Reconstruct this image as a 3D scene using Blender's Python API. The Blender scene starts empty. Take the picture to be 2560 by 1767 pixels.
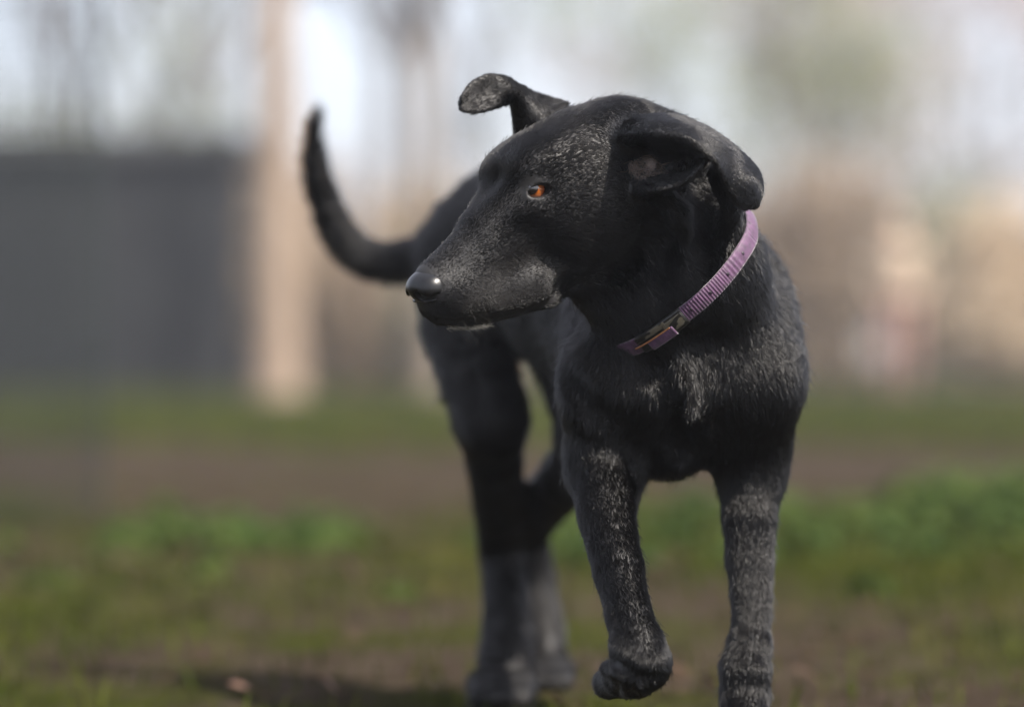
import bpy, bmesh, math, random
import numpy as np
from mathutils import Vector, Matrix

# ------------------------------------------------------------------ camera, sky, sun, exposure
S = 0.80                      # design units -> metres for the dog
K = 7700.0                    # focal length in photograph pixels (2560 wide)
CAM_H = 0.49 * S
FOCUS = 3.45 * S
SUN_AZ, SUN_EL = math.radians(-44), math.radians(51)     # azimuth measured from +X (image right) towards +Y (away)
SUN_DIR = Vector((math.cos(SUN_EL) * math.cos(SUN_AZ), math.cos(SUN_EL) * math.sin(SUN_AZ), math.sin(SUN_EL)))

scene = bpy.context.scene
C = scene.collection
cam_data = bpy.data.cameras.new('camera')
cam = bpy.data.objects.new('camera', cam_data)
C.objects.link(cam)
cam.location = (0, 0, CAM_H)
cam.rotation_euler = (math.radians(90), 0, 0)
cam_data.sensor_fit = 'HORIZONTAL'
cam_data.sensor_width = 36.0
cam_data.lens = 36.0 * K / 2560.0
cam_data.clip_start = 0.05
cam_data.clip_end = 4000
cam_data.dof.use_dof = True
cam_data.dof.focus_distance = FOCUS
cam_data.dof.aperture_fstop = 1.9
scene.camera = cam

world = bpy.data.worlds.new('World')
scene.world = world
world.use_nodes = True
wn = world.node_tree.nodes
wl = world.node_tree.links
wn.clear()
sky = wn.new('ShaderNodeTexSky')
sky.sky_type = 'NISHITA'
sky.sun_disc = False
sky.sun_elevation = SUN_EL
sky.sun_rotation = math.pi / 2 - SUN_AZ
sky.air_density = 1.0
sky.dust_density = 2.0
sky.ozone_density = 1.0
bg = wn.new('ShaderNodeBackground')
bg.inputs['Strength'].default_value = 0.095
wo = wn.new('ShaderNodeOutputWorld')
# a thin, even veil of high cloud over the clear sky
wtc = wn.new('ShaderNodeTexCoord')
wnz = wn.new('ShaderNodeTexNoise')
wnz.inputs['Scale'].default_value = 2.2
wnz.inputs['Detail'].default_value = 6
wl.new(wtc.outputs['Generated'], wnz.inputs['Vector'])
wmr = wn.new('ShaderNodeMapRange')
wmr.inputs['From Min'].default_value = 0.3
wmr.inputs['From Max'].default_value = 0.7
wmr.inputs['To Min'].default_value = 0.35
wmr.inputs['To Max'].default_value = 0.75
wl.new(wnz.outputs['Fac'], wmr.inputs['Value'])
wmx = wn.new('ShaderNodeMix')
wmx.data_type = 'RGBA'
wl.new(wmr.outputs[0], wmx.inputs[0])
wl.new(sky.outputs[0], wmx.inputs[6])
wmx.inputs[7].default_value = (5.9, 5.95, 6.7, 1)
wl.new(wmx.outputs[2], bg.inputs[0])
wl.new(bg.outputs[0], wo.inputs[0])

sun_data = bpy.data.lights.new('sun', 'SUN')
sun_data.energy = 5.0
sun_data.angle = math.radians(0.5)
sun_data.color = (1.0, 0.93, 0.84)
sun = bpy.data.objects.new('sun', sun_data)
C.objects.link(sun)
sun.rotation_euler = SUN_DIR.to_track_quat('Z', 'Y').to_euler()
sun.location = SUN_DIR * 50

scene.view_settings.view_transform = 'Standard'
scene.view_settings.look = 'None'
scene.view_settings.gamma = 1.0
scene.view_settings.exposure = 1.55
scene.view_settings.use_curve_mapping = False
scene.render.engine = 'CYCLES'
scene.cycles.use_denoising = True
scene.cycles.max_bounces = 6
scene.cycles.caustics_reflective = False
scene.cycles.caustics_refractive = False

rng = np.random.default_rng(7)
random.seed(7)

# ------------------------------------------------------------------ helpers
def px(x, y, Y):
    """a point seen at photograph position x, y and lying Y design units away"""
    return np.array(((x - 1280.0) * Y / K, Y, 0.49 - (y - 883.5) * Y / K))

def pr(r, Y):
    return r * Y / K

def link(o, parent=None):
    C.objects.link(o)
    if parent is not None:
        o.parent = parent
    return o

def mesh_obj(name, verts, faces, mat=None, parent=None, smooth=True):
    me = bpy.data.meshes.new(name)
    verts = np.asarray(verts, dtype=np.float32)
    if isinstance(faces, np.ndarray):
        n, k = faces.shape
        me.vertices.add(len(verts))
        me.vertices.foreach_set('co', verts.ravel())
        me.loops.add(n * k)
        me.loops.foreach_set('vertex_index', faces.astype(np.int32).ravel())
        me.polygons.add(n)
        me.polygons.foreach_set('loop_start', np.arange(0, n * k, k, dtype=np.int32))
        me.update(calc_edges=True)
    else:
        me.from_pydata(verts.tolist(), [], faces)
    me.validate()
    if smooth:
        me.polygons.foreach_set('use_smooth', np.ones(len(me.polygons), dtype=bool))
    if mat:
        me.materials.append(mat)
    o = bpy.data.objects.new(name, me)
    return link(o, parent)

def tag(o, label=None, cat=None, group=None, kind=None):
    if label: o['label'] = label
    if cat: o['category'] = cat
    if group: o['group'] = group
    if kind: o['kind'] = kind
    return o

def empty(name, loc=(0, 0, 0)):
    o = bpy.data.objects.new(name, None)
    o.location = loc
    return link(o)

def mat_new(name):
    m = bpy.data.materials.new(name)
    m.use_nodes = True
    return m, m.node_tree.nodes, m.node_tree.links, m.node_tree.nodes['Principled BSDF']

def noise_mat(name, cols, scale=5.0, rough=0.85, detail=6.0, bump=0.0, spec=0.3, coords='Object', pos=None, bscale=None):
    """a material whose base colour wanders between the given colours"""
    m, n, l, b = mat_new(name)
    tc = n.new('ShaderNodeTexCoord')
    t = n.new('ShaderNodeTexNoise')
    t.inputs['Scale'].default_value = scale
    t.inputs['Detail'].default_value = detail
    l.new(tc.outputs[coords], t.inputs['Vector'])
    r = n.new('ShaderNodeValToRGB')
    el = r.color_ramp.elements
    k = len(cols)
    for i, c in enumerate(cols):
        p = pos[i] if pos else 0.3 + 0.4 * i / max(1, k - 1)
        e = el[i] if i < 2 else el.new(p)
        e.position = p
        e.color = (*c, 1)
    l.new(t.outputs['Fac'], r.inputs['Fac'])
    l.new(r.outputs[0], b.inputs['Base Color'])
    b.inputs['Roughness'].default_value = rough
    b.inputs['Specular IOR Level'].default_value = spec
    if bump:
        t2 = n.new('ShaderNodeTexNoise')
        t2.inputs['Scale'].default_value = bscale or scale * 6
        t2.inputs['Detail'].default_value = 8
        l.new(tc.outputs[coords], t2.inputs['Vector'])
        bp = n.new('ShaderNodeBump')
        bp.inputs['Strength'].default_value = bump
        bp.inputs['Distance'].default_value = 0.02
        l.new(t2.outputs['Fac'], bp.inputs['Height'])
        l.new(bp.outputs[0], b.inputs['Normal'])
    return m

# ------------------------------------------------------------------ the dog: an implicit body polygonised into one skin
# head pose
_a, _b, _c = math.radians(208), math.radians(19), math.radians(-2)
HS = 1.31
HEAD_R = np.array(Matrix.Rotation(_a, 3, 'Z') @ Matrix.Rotation(_b, 3, 'Y') @ Matrix.Rotation(_c, 3, 'X'))
HEAD_O = np.array((0.050, 3.5, 0.680))

def hl(F, L, U):
    return HEAD_O + HEAD_R @ (np.array((F, L, U)) * HS)

def hd(F, L, U):
    v = HEAD_R @ np.array((F, L, U), float)
    return v / np.linalg.norm(v)

PR = []      # primitives: dict(kind, ..., k, flow, fur, lift)

def cone(a, b, ra, rb, k=0.02, flow=None, fur=0.016, lift=0.3, grp=''):
    a, b = np.asarray(a, float), np.asarray(b, float)
    if flow is None:
        flow = b - a
    flow = np.asarray(flow, float)
    flow = flow / (np.linalg.norm(flow) + 1e-9)
    PR.append(dict(t='c', a=a, b=b, ra=ra, rb=rb, k=k, flow=flow, fur=fur, lift=lift, grp=grp,
                   c=(a + b) / 2, R=np.linalg.norm(b - a) / 2 + max(ra, rb)))

def chain(pts, k=0.02, fur=0.016, lift=0.3, grp='', flow=None):
    """a limb: joints (x, y, distance, radius in photograph pixels), one tapering tube through all of them"""
    P = [px(*p[:3]) for p in pts]
    R = [pr(p[3], p[2]) for p in pts]
    seg = []
    for i in range(len(P) - 1):
        a, b = P[i], P[i + 1]
        f = b - a if flow is None else np.asarray(flow, float)
        seg.append(dict(t='c', a=a, b=b, ra=R[i], rb=R[i + 1], f=f / (np.linalg.norm(f) + 1e-9)))
    A = np.array(P)
    c = (A.min(0) + A.max(0)) / 2
    PR.append(dict(t='k', seg=seg, k=k, flow=seg[0]['f'], fur=fur, lift=lift, grp=grp, c=c,
                   R=max(np.linalg.norm(p - c) + r for p, r in zip(P, R))))

def ball(a, r, k=0.02, flow=(0, 0, -1), fur=0.016, lift=0.3, grp=''):
    cone(a, np.asarray(a) + 1e-5, r, r, k, flow, fur, lift, grp)

def ell(c, r, axes, k=0.02, flow=(0, 0, -1), fur=0.016, lift=0.3, grp=''):
    flow = np.asarray(flow, float)
    PR.append(dict(t='e', c=np.asarray(c, float), r=np.asarray(r, float), ax=np.asarray(axes, float), k=k,
                   flow=flow / np.linalg.norm(flow), fur=fur, lift=lift, grp=grp, R=max(r)))

def sheet(rows, thick, k=0.006, fur=0.006, lift=0.25, grp='ear', n=(40, 26)):
    """a thin fleshy sheet given by rows of control points (Catmull-Rom through them), as a cloud of touching balls"""
    G = np.array(rows, float)
    def cr(P, m):
        P = np.concatenate([2 * P[:1] - P[1:2], P, 2 * P[-1:] - P[-2:-1]])
        u = np.linspace(0, len(P) - 3 - 1e-6, m)
        i = u.astype(int); f = (u - i).reshape((-1,) + (1,) * (P.ndim - 1))
        p0, p1, p2, p3 = P[i], P[i + 1], P[i + 2], P[i + 3]
        return 0.5 * (2 * p1 + (p2 - p0) * f + (2 * p0 - 5 * p1 + 4 * p2 - p3) * f ** 2 + (3 * p1 - p0 - 3 * p2 + p3) * f ** 3)
    Q = cr(G, n[0])
    Q = np.swapaxes(cr(np.swapaxes(Q, 0, 1), n[1]), 0, 1)
    fl = np.gradient(Q, axis=0)
    fl /= np.linalg.norm(fl, axis=-1, keepdims=True) + 1e-9
    pts = Q.reshape(-1, 3)
    t = np.linspace(1.0, 0.75, n[0])[:, None] * np.ones(n[1])[None, :] * thick
    c = pts.mean(0)
    PR.append(dict(t='s', pts=pts, th=t.ravel(), k=k, flow=np.array((0, 0, -1.0)), fl=fl.reshape(-1, 3), fur=fur, lift=lift, grp=grp,
                   c=c, R=np.linalg.norm(pts - c, axis=1).max() + thick))

def pdist(p, P):
    if p['t'] == 'c':
        a, ba = p['a'], p['b'] - p['a']
        l2 = ba @ ba
        pa = P - a.astype(P.dtype)
        if l2 < 1e-8:
            return np.sqrt(np.einsum('ij,ij->i', pa, pa)) - p['ra']
        t = np.clip(pa @ (ba / l2).astype(P.dtype), 0, 1)
        pa -= t[:, None] * ba.astype(P.dtype)
        return np.sqrt(np.einsum('ij,ij->i', pa, pa)) - (p['ra'] + t * (p['rb'] - p['ra']))
    if p['t'] == 'e':
        q = ((P - p['c']) @ p['ax'].T).astype(P.dtype)
        k0 = np.linalg.norm(q / p['r'], axis=1)
        k1 = np.linalg.norm(q / p['r'] ** 2, axis=1) + 1e-9
        return k0 * (k0 - 1.0) / k1
    if p['t'] == 'k':
        d = None
        for q in p['seg']:
            e = pdist(q, P)
            d = e if d is None else smin(d, e, 0.006)
        return d
    # sheet
    out = np.linalg.norm(P - p['c'], axis=1) - p['R'] + 0.02
    near = np.where(out < 0.05)[0]
    pts = p['pts']; pp = (pts ** 2).sum(1)
    for s in range(0, len(near), 20000):
        ii = near[s:s + 20000]
        X = P[ii]
        d2 = (X ** 2).sum(1)[:, None] + pp[None] - 2 * X @ pts.T
        j = np.argmin(d2, axis=1)
        out[ii] = np.sqrt(np.maximum(d2[np.arange(len(ii)), j], 0)) - p['th'][j]
    return out

def smin(a, b, k):
    h = np.maximum(k - np.abs(a - b), 0) / k
    return np.minimum(a, b) - h * h * k * 0.25

CUTS = []    # carved shapes: (primitive, k)

def field(P, prims, cuts=()):
    d = None
    for p in prims:
        e = pdist(p, P)
        d = e if d is None else smin(d, e, p['k'])
    for c in cuts:
        e = pdist(c, P)
        d = -smin(-d, e, c['k'])
    return d

ID = np.eye(3)
HA = HEAD_R.T            # rows = head axes F, L, U
# --- head
bk = hd(-1, 0, 0.1)
def hcone(a, b, ra, rb, **kw):
    cone(hl(*a), hl(*b), ra * HS, rb * HS, **kw)
def hell(c, r, **kw):
    ell(hl(*c), np.array(r) * HS, HA, **kw)
FH = 0.0080
hell((-.036, 0, .007), (.078, .057, .053), k=.02, flow=hd(-1, 0, .05), fur=FH, grp='head')
hcone((-.08, 0, .012), (-.115, 0, -.01), .040, .040, k=.03, flow=bk, fur=.009, grp='head')
for s in (1, -1):
    hell((.010, s * .025, .021), (.040, .029, .028), k=.02, flow=hd(-1, s * .35, .2), fur=FH, grp='head')
    hell((.032, s * .027, .0250), (.017, .013, .0075), k=.024, flow=hd(-.8, s * .6, .2), fur=FH, grp='head')
    hell((-.008, s * .042, -.020), (.054, .023, .043), k=.022, flow=hd(-1, 0, -.25), fur=.008, grp='head')
    hell((-.020, s * .047, -.030), (.034, .020, .034), k=.016, flow=hd(-1, 0, -.35), fur=.008, grp='head')
    hell((.044, s * .036, -.006), (.020, .012, .008), k=.014, flow=hd(-1, s * .2, -.1), fur=FH, grp='head')
    hcone((.044, s * .021, -.016), (.10, s * .011, -.038), .022, .018, k=.02, flow=hd(-1, s * .3, .05), fur=.0045, grp='head')
    hcone((.062, s * .019, -.066), (.134, s * .0090, -.0620), .0205, .0165, k=.014, flow=hd(-1, 0, -.35), fur=.0035, grp='muzzle')
    hcone((.034, s * .019, .010), (.078, s * .008, -.014), .022, .019, k=.016, flow=hd(-1, s * .2, .3), fur=.005, grp='head')
    hell((.116, s * .0185, -.0575), (.024, .0125, .0185), k=.012, flow=hd(-1, 0, -.3), fur=.0035, grp='muzzle')
    hcone((.050, s * .0245, -.0800), (.098, s * .0175, -.0770), .0135, .0125, k=.010, flow=hd(-1, 0, -.3), fur=.004, grp='muzzle')
    hcone((-.055, s * .034, -.038), (.045, s * .018, -.070), .028, .017, k=.02, flow=hd(-1, 0, -.1), fur=.010, grp='head')
hell((.016, 0, .027), (.034, .022, .018), k=.02, flow=hd(-1, 0, .2), fur=FH, grp='head')
hcone((.040, 0, -.028), (.130, 0, -.052), .036, .025, k=.02, flow=hd(-1, 0, -.1), fur=.004, grp='muzzle')
hcone((.050, 0, -.012), (.139, 0, -.0400), .021, .0165, k=.016, flow=hd(-1, 0, .05), fur=.0035, grp='muzzle')
hcone((-.01, 0, -.070), (.122, 0, -.0795), .026, .0105, k=.008, flow=hd(-1, 0, -.1), fur=.006, grp='jaw')
# --- neck and trunk (photograph position of each joint, and its distance)
NECK_N = np.array((.62, .36, -.66)); NECK_N /= np.linalg.norm(NECK_N)
dn = np.array((.45, .25, -.85))
cone(px(1625, 500, 3.60), px(1700, 680, 3.58), .078, .092, k=.016, flow=(.5, .1, -.8), fur=.012, lift=.24, grp='neck')
cone(px(1470, 660, 3.545), px(1605, 765, 3.55), .042, .055, k=.016, flow=(.6, .1, -.7), fur=.014, lift=.30, grp='neck')
cone(px(1700, 690, 3.58), px(1725, 830, 3.65), .092, .108, k=.04, flow=(.25, .1, -.9), fur=.014, lift=.25, grp='neck')
cone(px(1735, 740, 3.78), px(1700, 880, 3.74), .105, .118, k=.06, flow=(.3, .5, -.6), fur=.016, lift=.25, grp='trunk')
cone(px(1690, 860, 3.74), px(1500, 720, 4.05), .122, .120, k=.06, flow=(-.3, .9, -.3), fur=.02, grp='trunk')
cone(px(1500, 720, 4.05), px(1310, 610, 4.28), .120, .106, k=.05, flow=(-.3, .9, -.2), fur=.02, grp='trunk')
cone(px(1330, 600, 4.22), px(1215, 640, 4.36), .100, .096, k=.05, flow=(-.5, .7, -.4), fur=.02, grp='trunk')
# brisket, breastbone, shoulders
cone(px(1690, 890, 3.62), px(1668, 1070, 3.64), .082, .050, k=.045, flow=(0, -.2, -1), fur=.017, lift=.28, grp='chest')
ball(px(1725, 985, 3.53), .032, k=.05, flow=(0, -.3, -1), fur=.020, lift=.35, grp='chest')
cone(px(1668, 1075, 3.66), px(1520, 900, 4.02), .050, .060, k=.04, flow=(-.3, .9, 0), fur=.018, grp='trunk')
cone(px(1845, 780, 3.74), px(1860, 950, 3.62), .056, .068, k=.045, flow=(.25, -.1, -.9), fur=.015, lift=.24, grp='shoulder')
cone(px(1550, 830, 3.70), px(1530, 975, 3.58), .056, .058, k=.045, flow=(-.1, -.1, -.9), fur=.014, lift=.24, grp='shoulder')
# left foreleg (standing)
def toes(cx, cy, Y, dx, dy, dY, wide, r=34, fur=.006):
    for q in (-1.5, -.5, .5, 1.5):
        o = abs(q) * .010
        chain([(cx + q * wide * .8, cy, Y, r * .9), (cx + dx * .6 + q * wide, cy + dy * .35, Y + dY * .55 + o, r), (cx + dx + q * wide * 1.05, cy + dy, Y + dY + o, r * .78)],
              k=.007, fur=fur, grp='paw')
chain([(1858, 960, 3.63, 134), (1874, 1080, 3.66, 104), (1880, 1180, 3.68, 78)], k=.035, fur=.013, lift=.25, grp='leg')
chain([(1880, 1150, 3.67, 78), (1874, 1280, 3.65, 68), (1876, 1400, 3.64, 58), (1880, 1540, 3.62, 48), (1875, 1605, 3.61, 54), (1864, 1670, 3.60, 62), (1862, 1730, 3.60, 60),
       (1862, 1820, 3.57, 60), (1862, 1860, 3.54, 66)], k=.03, fur=.011, grp='leg')
toes(1862, 1868, 3.53, 0, 38, -.085, 36)
# right foreleg (lifted, wrist folded)
chain([(1520, 960, 3.59, 108), (1505, 1100, 3.61, 86), (1502, 1190, 3.61, 76)], k=.035, fur=.016, grp='leg')
chain([(1540, 1190, 3.62, 62), (1545, 1290, 3.60, 44)], k=.03, fur=.012, grp='leg')
chain([(1502, 1165, 3.59, 80), (1515, 1280, 3.54, 72), (1545, 1420, 3.47, 64), (1572, 1540, 3.415, 57), (1590, 1600, 3.395, 62), (1602, 1655, 3.385, 68)], k=.03, fur=.009, grp='leg')
chain([(1602, 1655, 3.385, 66), (1590, 1682, 3.43, 60), (1566, 1690, 3.48, 56)], k=.02, fur=.007, grp='paw', flow=(-.3, .8, -.3))
for q in (-1.5, -.5, .5, 1.5):
    chain([(1572 + q * 20, 1690 - q * 3, 3.47, 32), (1556 + q * 24, 1702 - q * 6, 3.53, 34), (1545 + q * 25, 1690 - q * 6, 3.575, 26)], k=.007, fur=.006, grp='paw', flow=(-.3, .8, -.2))
chain([(1545, 1670, 3.43, 26), (1518, 1672, 3.45, 20)], k=.012, fur=.006, grp='paw')
# right hind leg (image left)
chain([(1185, 690, 4.32, 142), (1175, 820, 4.25, 116), (1200, 950, 4.18, 94), (1230, 1060, 4.14, 80)], k=.035, fur=.018, grp='thigh', flow=(0, .2, -1))
chain([(1230, 1040, 4.15, 82), (1236, 1150, 4.20, 70), (1246, 1270, 4.30, 62), (1252, 1370, 4.40, 56), (1264, 1460, 4.37, 58), (1268, 1580, 4.31, 64), (1262, 1650, 4.28, 70)], k=.03, fur=.010, grp='leg')
toes(1262, 1690, 4.27, -10, 55, -.09, 36, r=36)
# left hind leg
chain([(1350, 690, 4.30, 130), (1450, 900, 4.20, 112), (1500, 1100, 4.11, 92)], k=.03, fur=.017, grp='thigh', flow=(.2, 0, -1))
chain([(1500, 1110, 4.11, 88), (1425, 1188, 4.22, 74), (1355, 1262, 4.36, 62), (1320, 1330, 4.43, 52), (1340, 1440, 4.44, 46), (1360, 1570, 4.43, 48), (1362, 1640, 4.41, 56)], k=.03, fur=.010, grp='leg')
toes(1362, 1655, 4.40, 0, 50, -.09, 30, r=31)
# tail
chain([(1150, 640, 4.38, 70), (1090, 635, 4.40, 60), (1050, 645, 4.42, 55), (1010, 654, 4.44, 51), (975, 657, 4.45, 49), (935, 653, 4.46, 47), (900, 638, 4.47, 46), (870, 612, 4.475, 45), (845, 578, 4.48, 43), (825, 540, 4.48, 41), (808, 495, 4.48, 38),
       (795, 450, 4.47, 34), (787, 405, 4.465, 30), (784, 360, 4.46, 25), (787, 315, 4.45, 19), (792, 285, 4.445, 14), (796, 262, 4.44, 6)], k=.03, fur=.020, lift=.42, grp='tail')
# --- ears
# far ear: stands off the head, its lobe flopped to the left
sheet([[px(1292, 340, 3.61), px(1350, 306, 3.57), px(1418, 262, 3.61)],
       [px(1287, 294, 3.60), px(1320, 268, 3.575), px(1350, 241, 3.60)],
       [px(1279, 258, 3.59), px(1290, 238, 3.57), px(1296, 216, 3.58)],
       [px(1262, 258, 3.57), px(1268, 226, 3.56), px(1262, 197, 3.57)],
       [px(1226, 270, 3.55), px(1226, 232, 3.56), px(1222, 192, 3.56)],
       [px(1186, 280, 3.54), px(1180, 246, 3.55), px(1180, 210, 3.55)],
       [px(1156, 274, 3.54), px(1152, 260, 3.55), px(1155, 244, 3.54)]], .0052, k=.014, fur=.0045)
# near ear: thrown back, its underside turned to the viewer, the rim rolled
sheet([[px(1545, 312, 3.50), px(1540, 325, 3.475), px(1545, 342, 3.455)],
       [px(1590, 299, 3.48), px(1592, 314, 3.43), px(1596, 334, 3.405)],
       [px(1640, 294, 3.47), px(1645, 310, 3.405), px(1645, 336, 3.375)],
       [px(1710, 300, 3.49), px(1715, 318, 3.41), px(1712, 346, 3.362)],
       [px(1788, 337, 3.50), px(1785, 352, 3.42), px(1770, 386, 3.362)],
       [px(1846, 382, 3.50), px(1838, 402, 3.43), px(1803, 430, 3.372)],
       [px(1890, 428, 3.48), px(1870, 448, 3.42), px(1820, 470, 3.385)],
       [px(1902, 472, 3.46), px(1880, 490, 3.425), px(1840, 503, 3.40)],
       [px(1892, 512, 3.45), px(1878, 518, 3.435), px(1858, 519, 3.42)]], .0056, k=.012, n=(64, 36), fur=.005)
# the cup of the ear, open to the viewer, down to its lower edge
sheet([[px(1556, 350, 3.455), px(1560, 385, 3.475), px(1570, 430, 3.468), px(1588, 482, 3.445)],
       [px(1600, 345, 3.412), px(1605, 385, 3.462), px(1615, 435, 3.455), px(1630, 478, 3.392)],
       [px(1650, 345, 3.382), px(1655, 385, 3.455), px(1665, 430, 3.455), px(1678, 468, 3.382)],
       [px(1712, 352, 3.366), px(1712, 385, 3.435), px(1716, 415, 3.435), px(1722, 448, 3.380)],
       [px(1766, 388, 3.368), px(1762, 396, 3.39), px(1760, 404, 3.39), px(1758, 414, 3.376)]], .0048, k=.007, n=(50, 40), fur=.004)
# tuft and cord of skin under the ear
chain([(1655, 500, 3.45, 40), (1690, 535, 3.46, 36), (1712, 575, 3.475, 22), (1722, 610, 3.49, 8)], k=.012, fur=.010, lift=.5, grp='head', flow=(.3, -.2, -1))
chain([(1800, 430, 3.49, 30), (1822, 520, 3.50, 34), (1832, 600, 3.52, 22)], k=.02, fur=.012, grp='neck', flow=(.1, 0, -1))
# cuts: eye openings, mouth line
def cut_e(c, r, k):
    CUTS.append(dict(t='e', c=hl(*c), r=np.array(r) * HS, ax=HA, k=k, R=max(r) * HS))
def cut_c(a, b, ra, rb, k):
    a, b = hl(*a), hl(*b)
    CUTS.append(dict(t='c', a=a, b=b, ra=ra * HS, rb=rb * HS, k=k, c=(a + b) / 2, R=np.linalg.norm(b - a) / 2 + max(ra, rb) * HS))
EYE = (.0420, .0385, .0088)
def skin_L(F, U, s):
    """how far to the side the head's surface lies at F, U"""
    t = np.linspace(.015, .07, 111)
    f = field(np.array([hl(F, s * q, U) for q in t]), PR[:33])
    return float(t[np.argmax(f > 0)])
EYE_C = []
_lids = []
for s in (1, -1):
    Ls = skin_L(EYE[0], EYE[2], s)
    EYE_C.append(hl(EYE[0] - .0018, s * (Ls - .0122), EYE[2]))
    cut_e((EYE[0], s * (Ls + .002), EYE[2] - .0008), (.0088, .0130, .0046), .003)
    for up, rr_ in ((1, .0021), (-1, .0016)):
        arc = []
        for q in np.linspace(-1, 1, 7):
            F_ = EYE[0] + q * .0105
            U_ = EYE[2] - .0008 + up * (.0057 * (1 - abs(q) ** 2.2)) - .0012 * q
            arc.append(hl(F_, s * (skin_L(F_, U_, s) - .0004), U_))
        _lids.append((arc, rr_ * HS))
for arc, r_ in _lids:
    for a, b in zip(arc, arc[1:]):
        cone(a, b, r_, r_, k=.003, flow=hd(-1, 0, .1), fur=.003, grp='lid')
for s in (1, -1):
    pts = [(.037, s * .040, -.064), (.043, s * .0395, -.0765), (.052, s * .0375, -.0865), (.075, s * .0335, -.0885), (.10, s * .0285, -.0855), (.125, s * .0215, -.0795), (.150, s * .010, -.0715)]
    for a, b in zip(pts, pts[1:]):
        cut_c(a, b, .0034, .0034, .004)

def surf(x, y, prims=None, lo_=3.2, hi_=4.6):
    """distance at which the ray through photograph point x, y meets the body"""
    Y = lo_
    for _ in range(60):
        d = field(px(x, y, Y)[None], prims or PR)[0]
        if d < 4e-4 or Y > hi_:
            break
        Y += d * 0.9
    return Y

def fold(pts, r, k, sink=0.0):
    """a shallow crease pressed into the coat along points of the photograph"""
    Q = [px(x, y, surf(x, y) + sink) for x, y in pts]
    for a, b in zip(Q, Q[1:]):
        CUTS.append(dict(t='c', a=a, b=b, ra=r, rb=r, k=k, c=(a + b) / 2, R=np.linalg.norm(b - a) / 2 + r))
fold([(1640, 520), (1630, 565), (1606, 612), (1570, 648), (1515, 676), (1455, 702), (1412, 722)], .008, .016)
fold([(1596, 372), (1628, 408), (1672, 424), (1716, 416)], .004, .008)
fold([(1590, 440), (1626, 452), (1664, 446)], .003, .006)
fold([(1752, 455), (1764, 520), (1772, 590), (1765, 640)], .012, .02)
fold([(1660, 600), (1652, 660), (1662, 720)], .006, .02)
fold([(1772, 860), (1782, 950), (1772, 1040)], .009, .03)
fold([(1640, 920), (1676, 990), (1706, 1060), (1712, 1120)], .007, .025)
fold([(1420, 930), (1470, 1010), (1540, 1060)], .004, .03)
fold([(1546, 1702), (1541, 1720), (1540, 1738)], .0035, .006)
fold([(1580, 1706), (1582, 1725), (1583, 1742)], .0035, .006)
fold([(1613, 1700), (1622, 1716)], .003, .006)
fold([(1524, 1640), (1560, 1668), (1600, 1690), (1640, 1694)], .003, .012)
fold([(1585, 1120), (1592, 1180)], .006, .02)
CUT_BALL = [(c['c'], c['R']) for c in CUTS]
GROUND_CUT = 0.0

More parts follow.
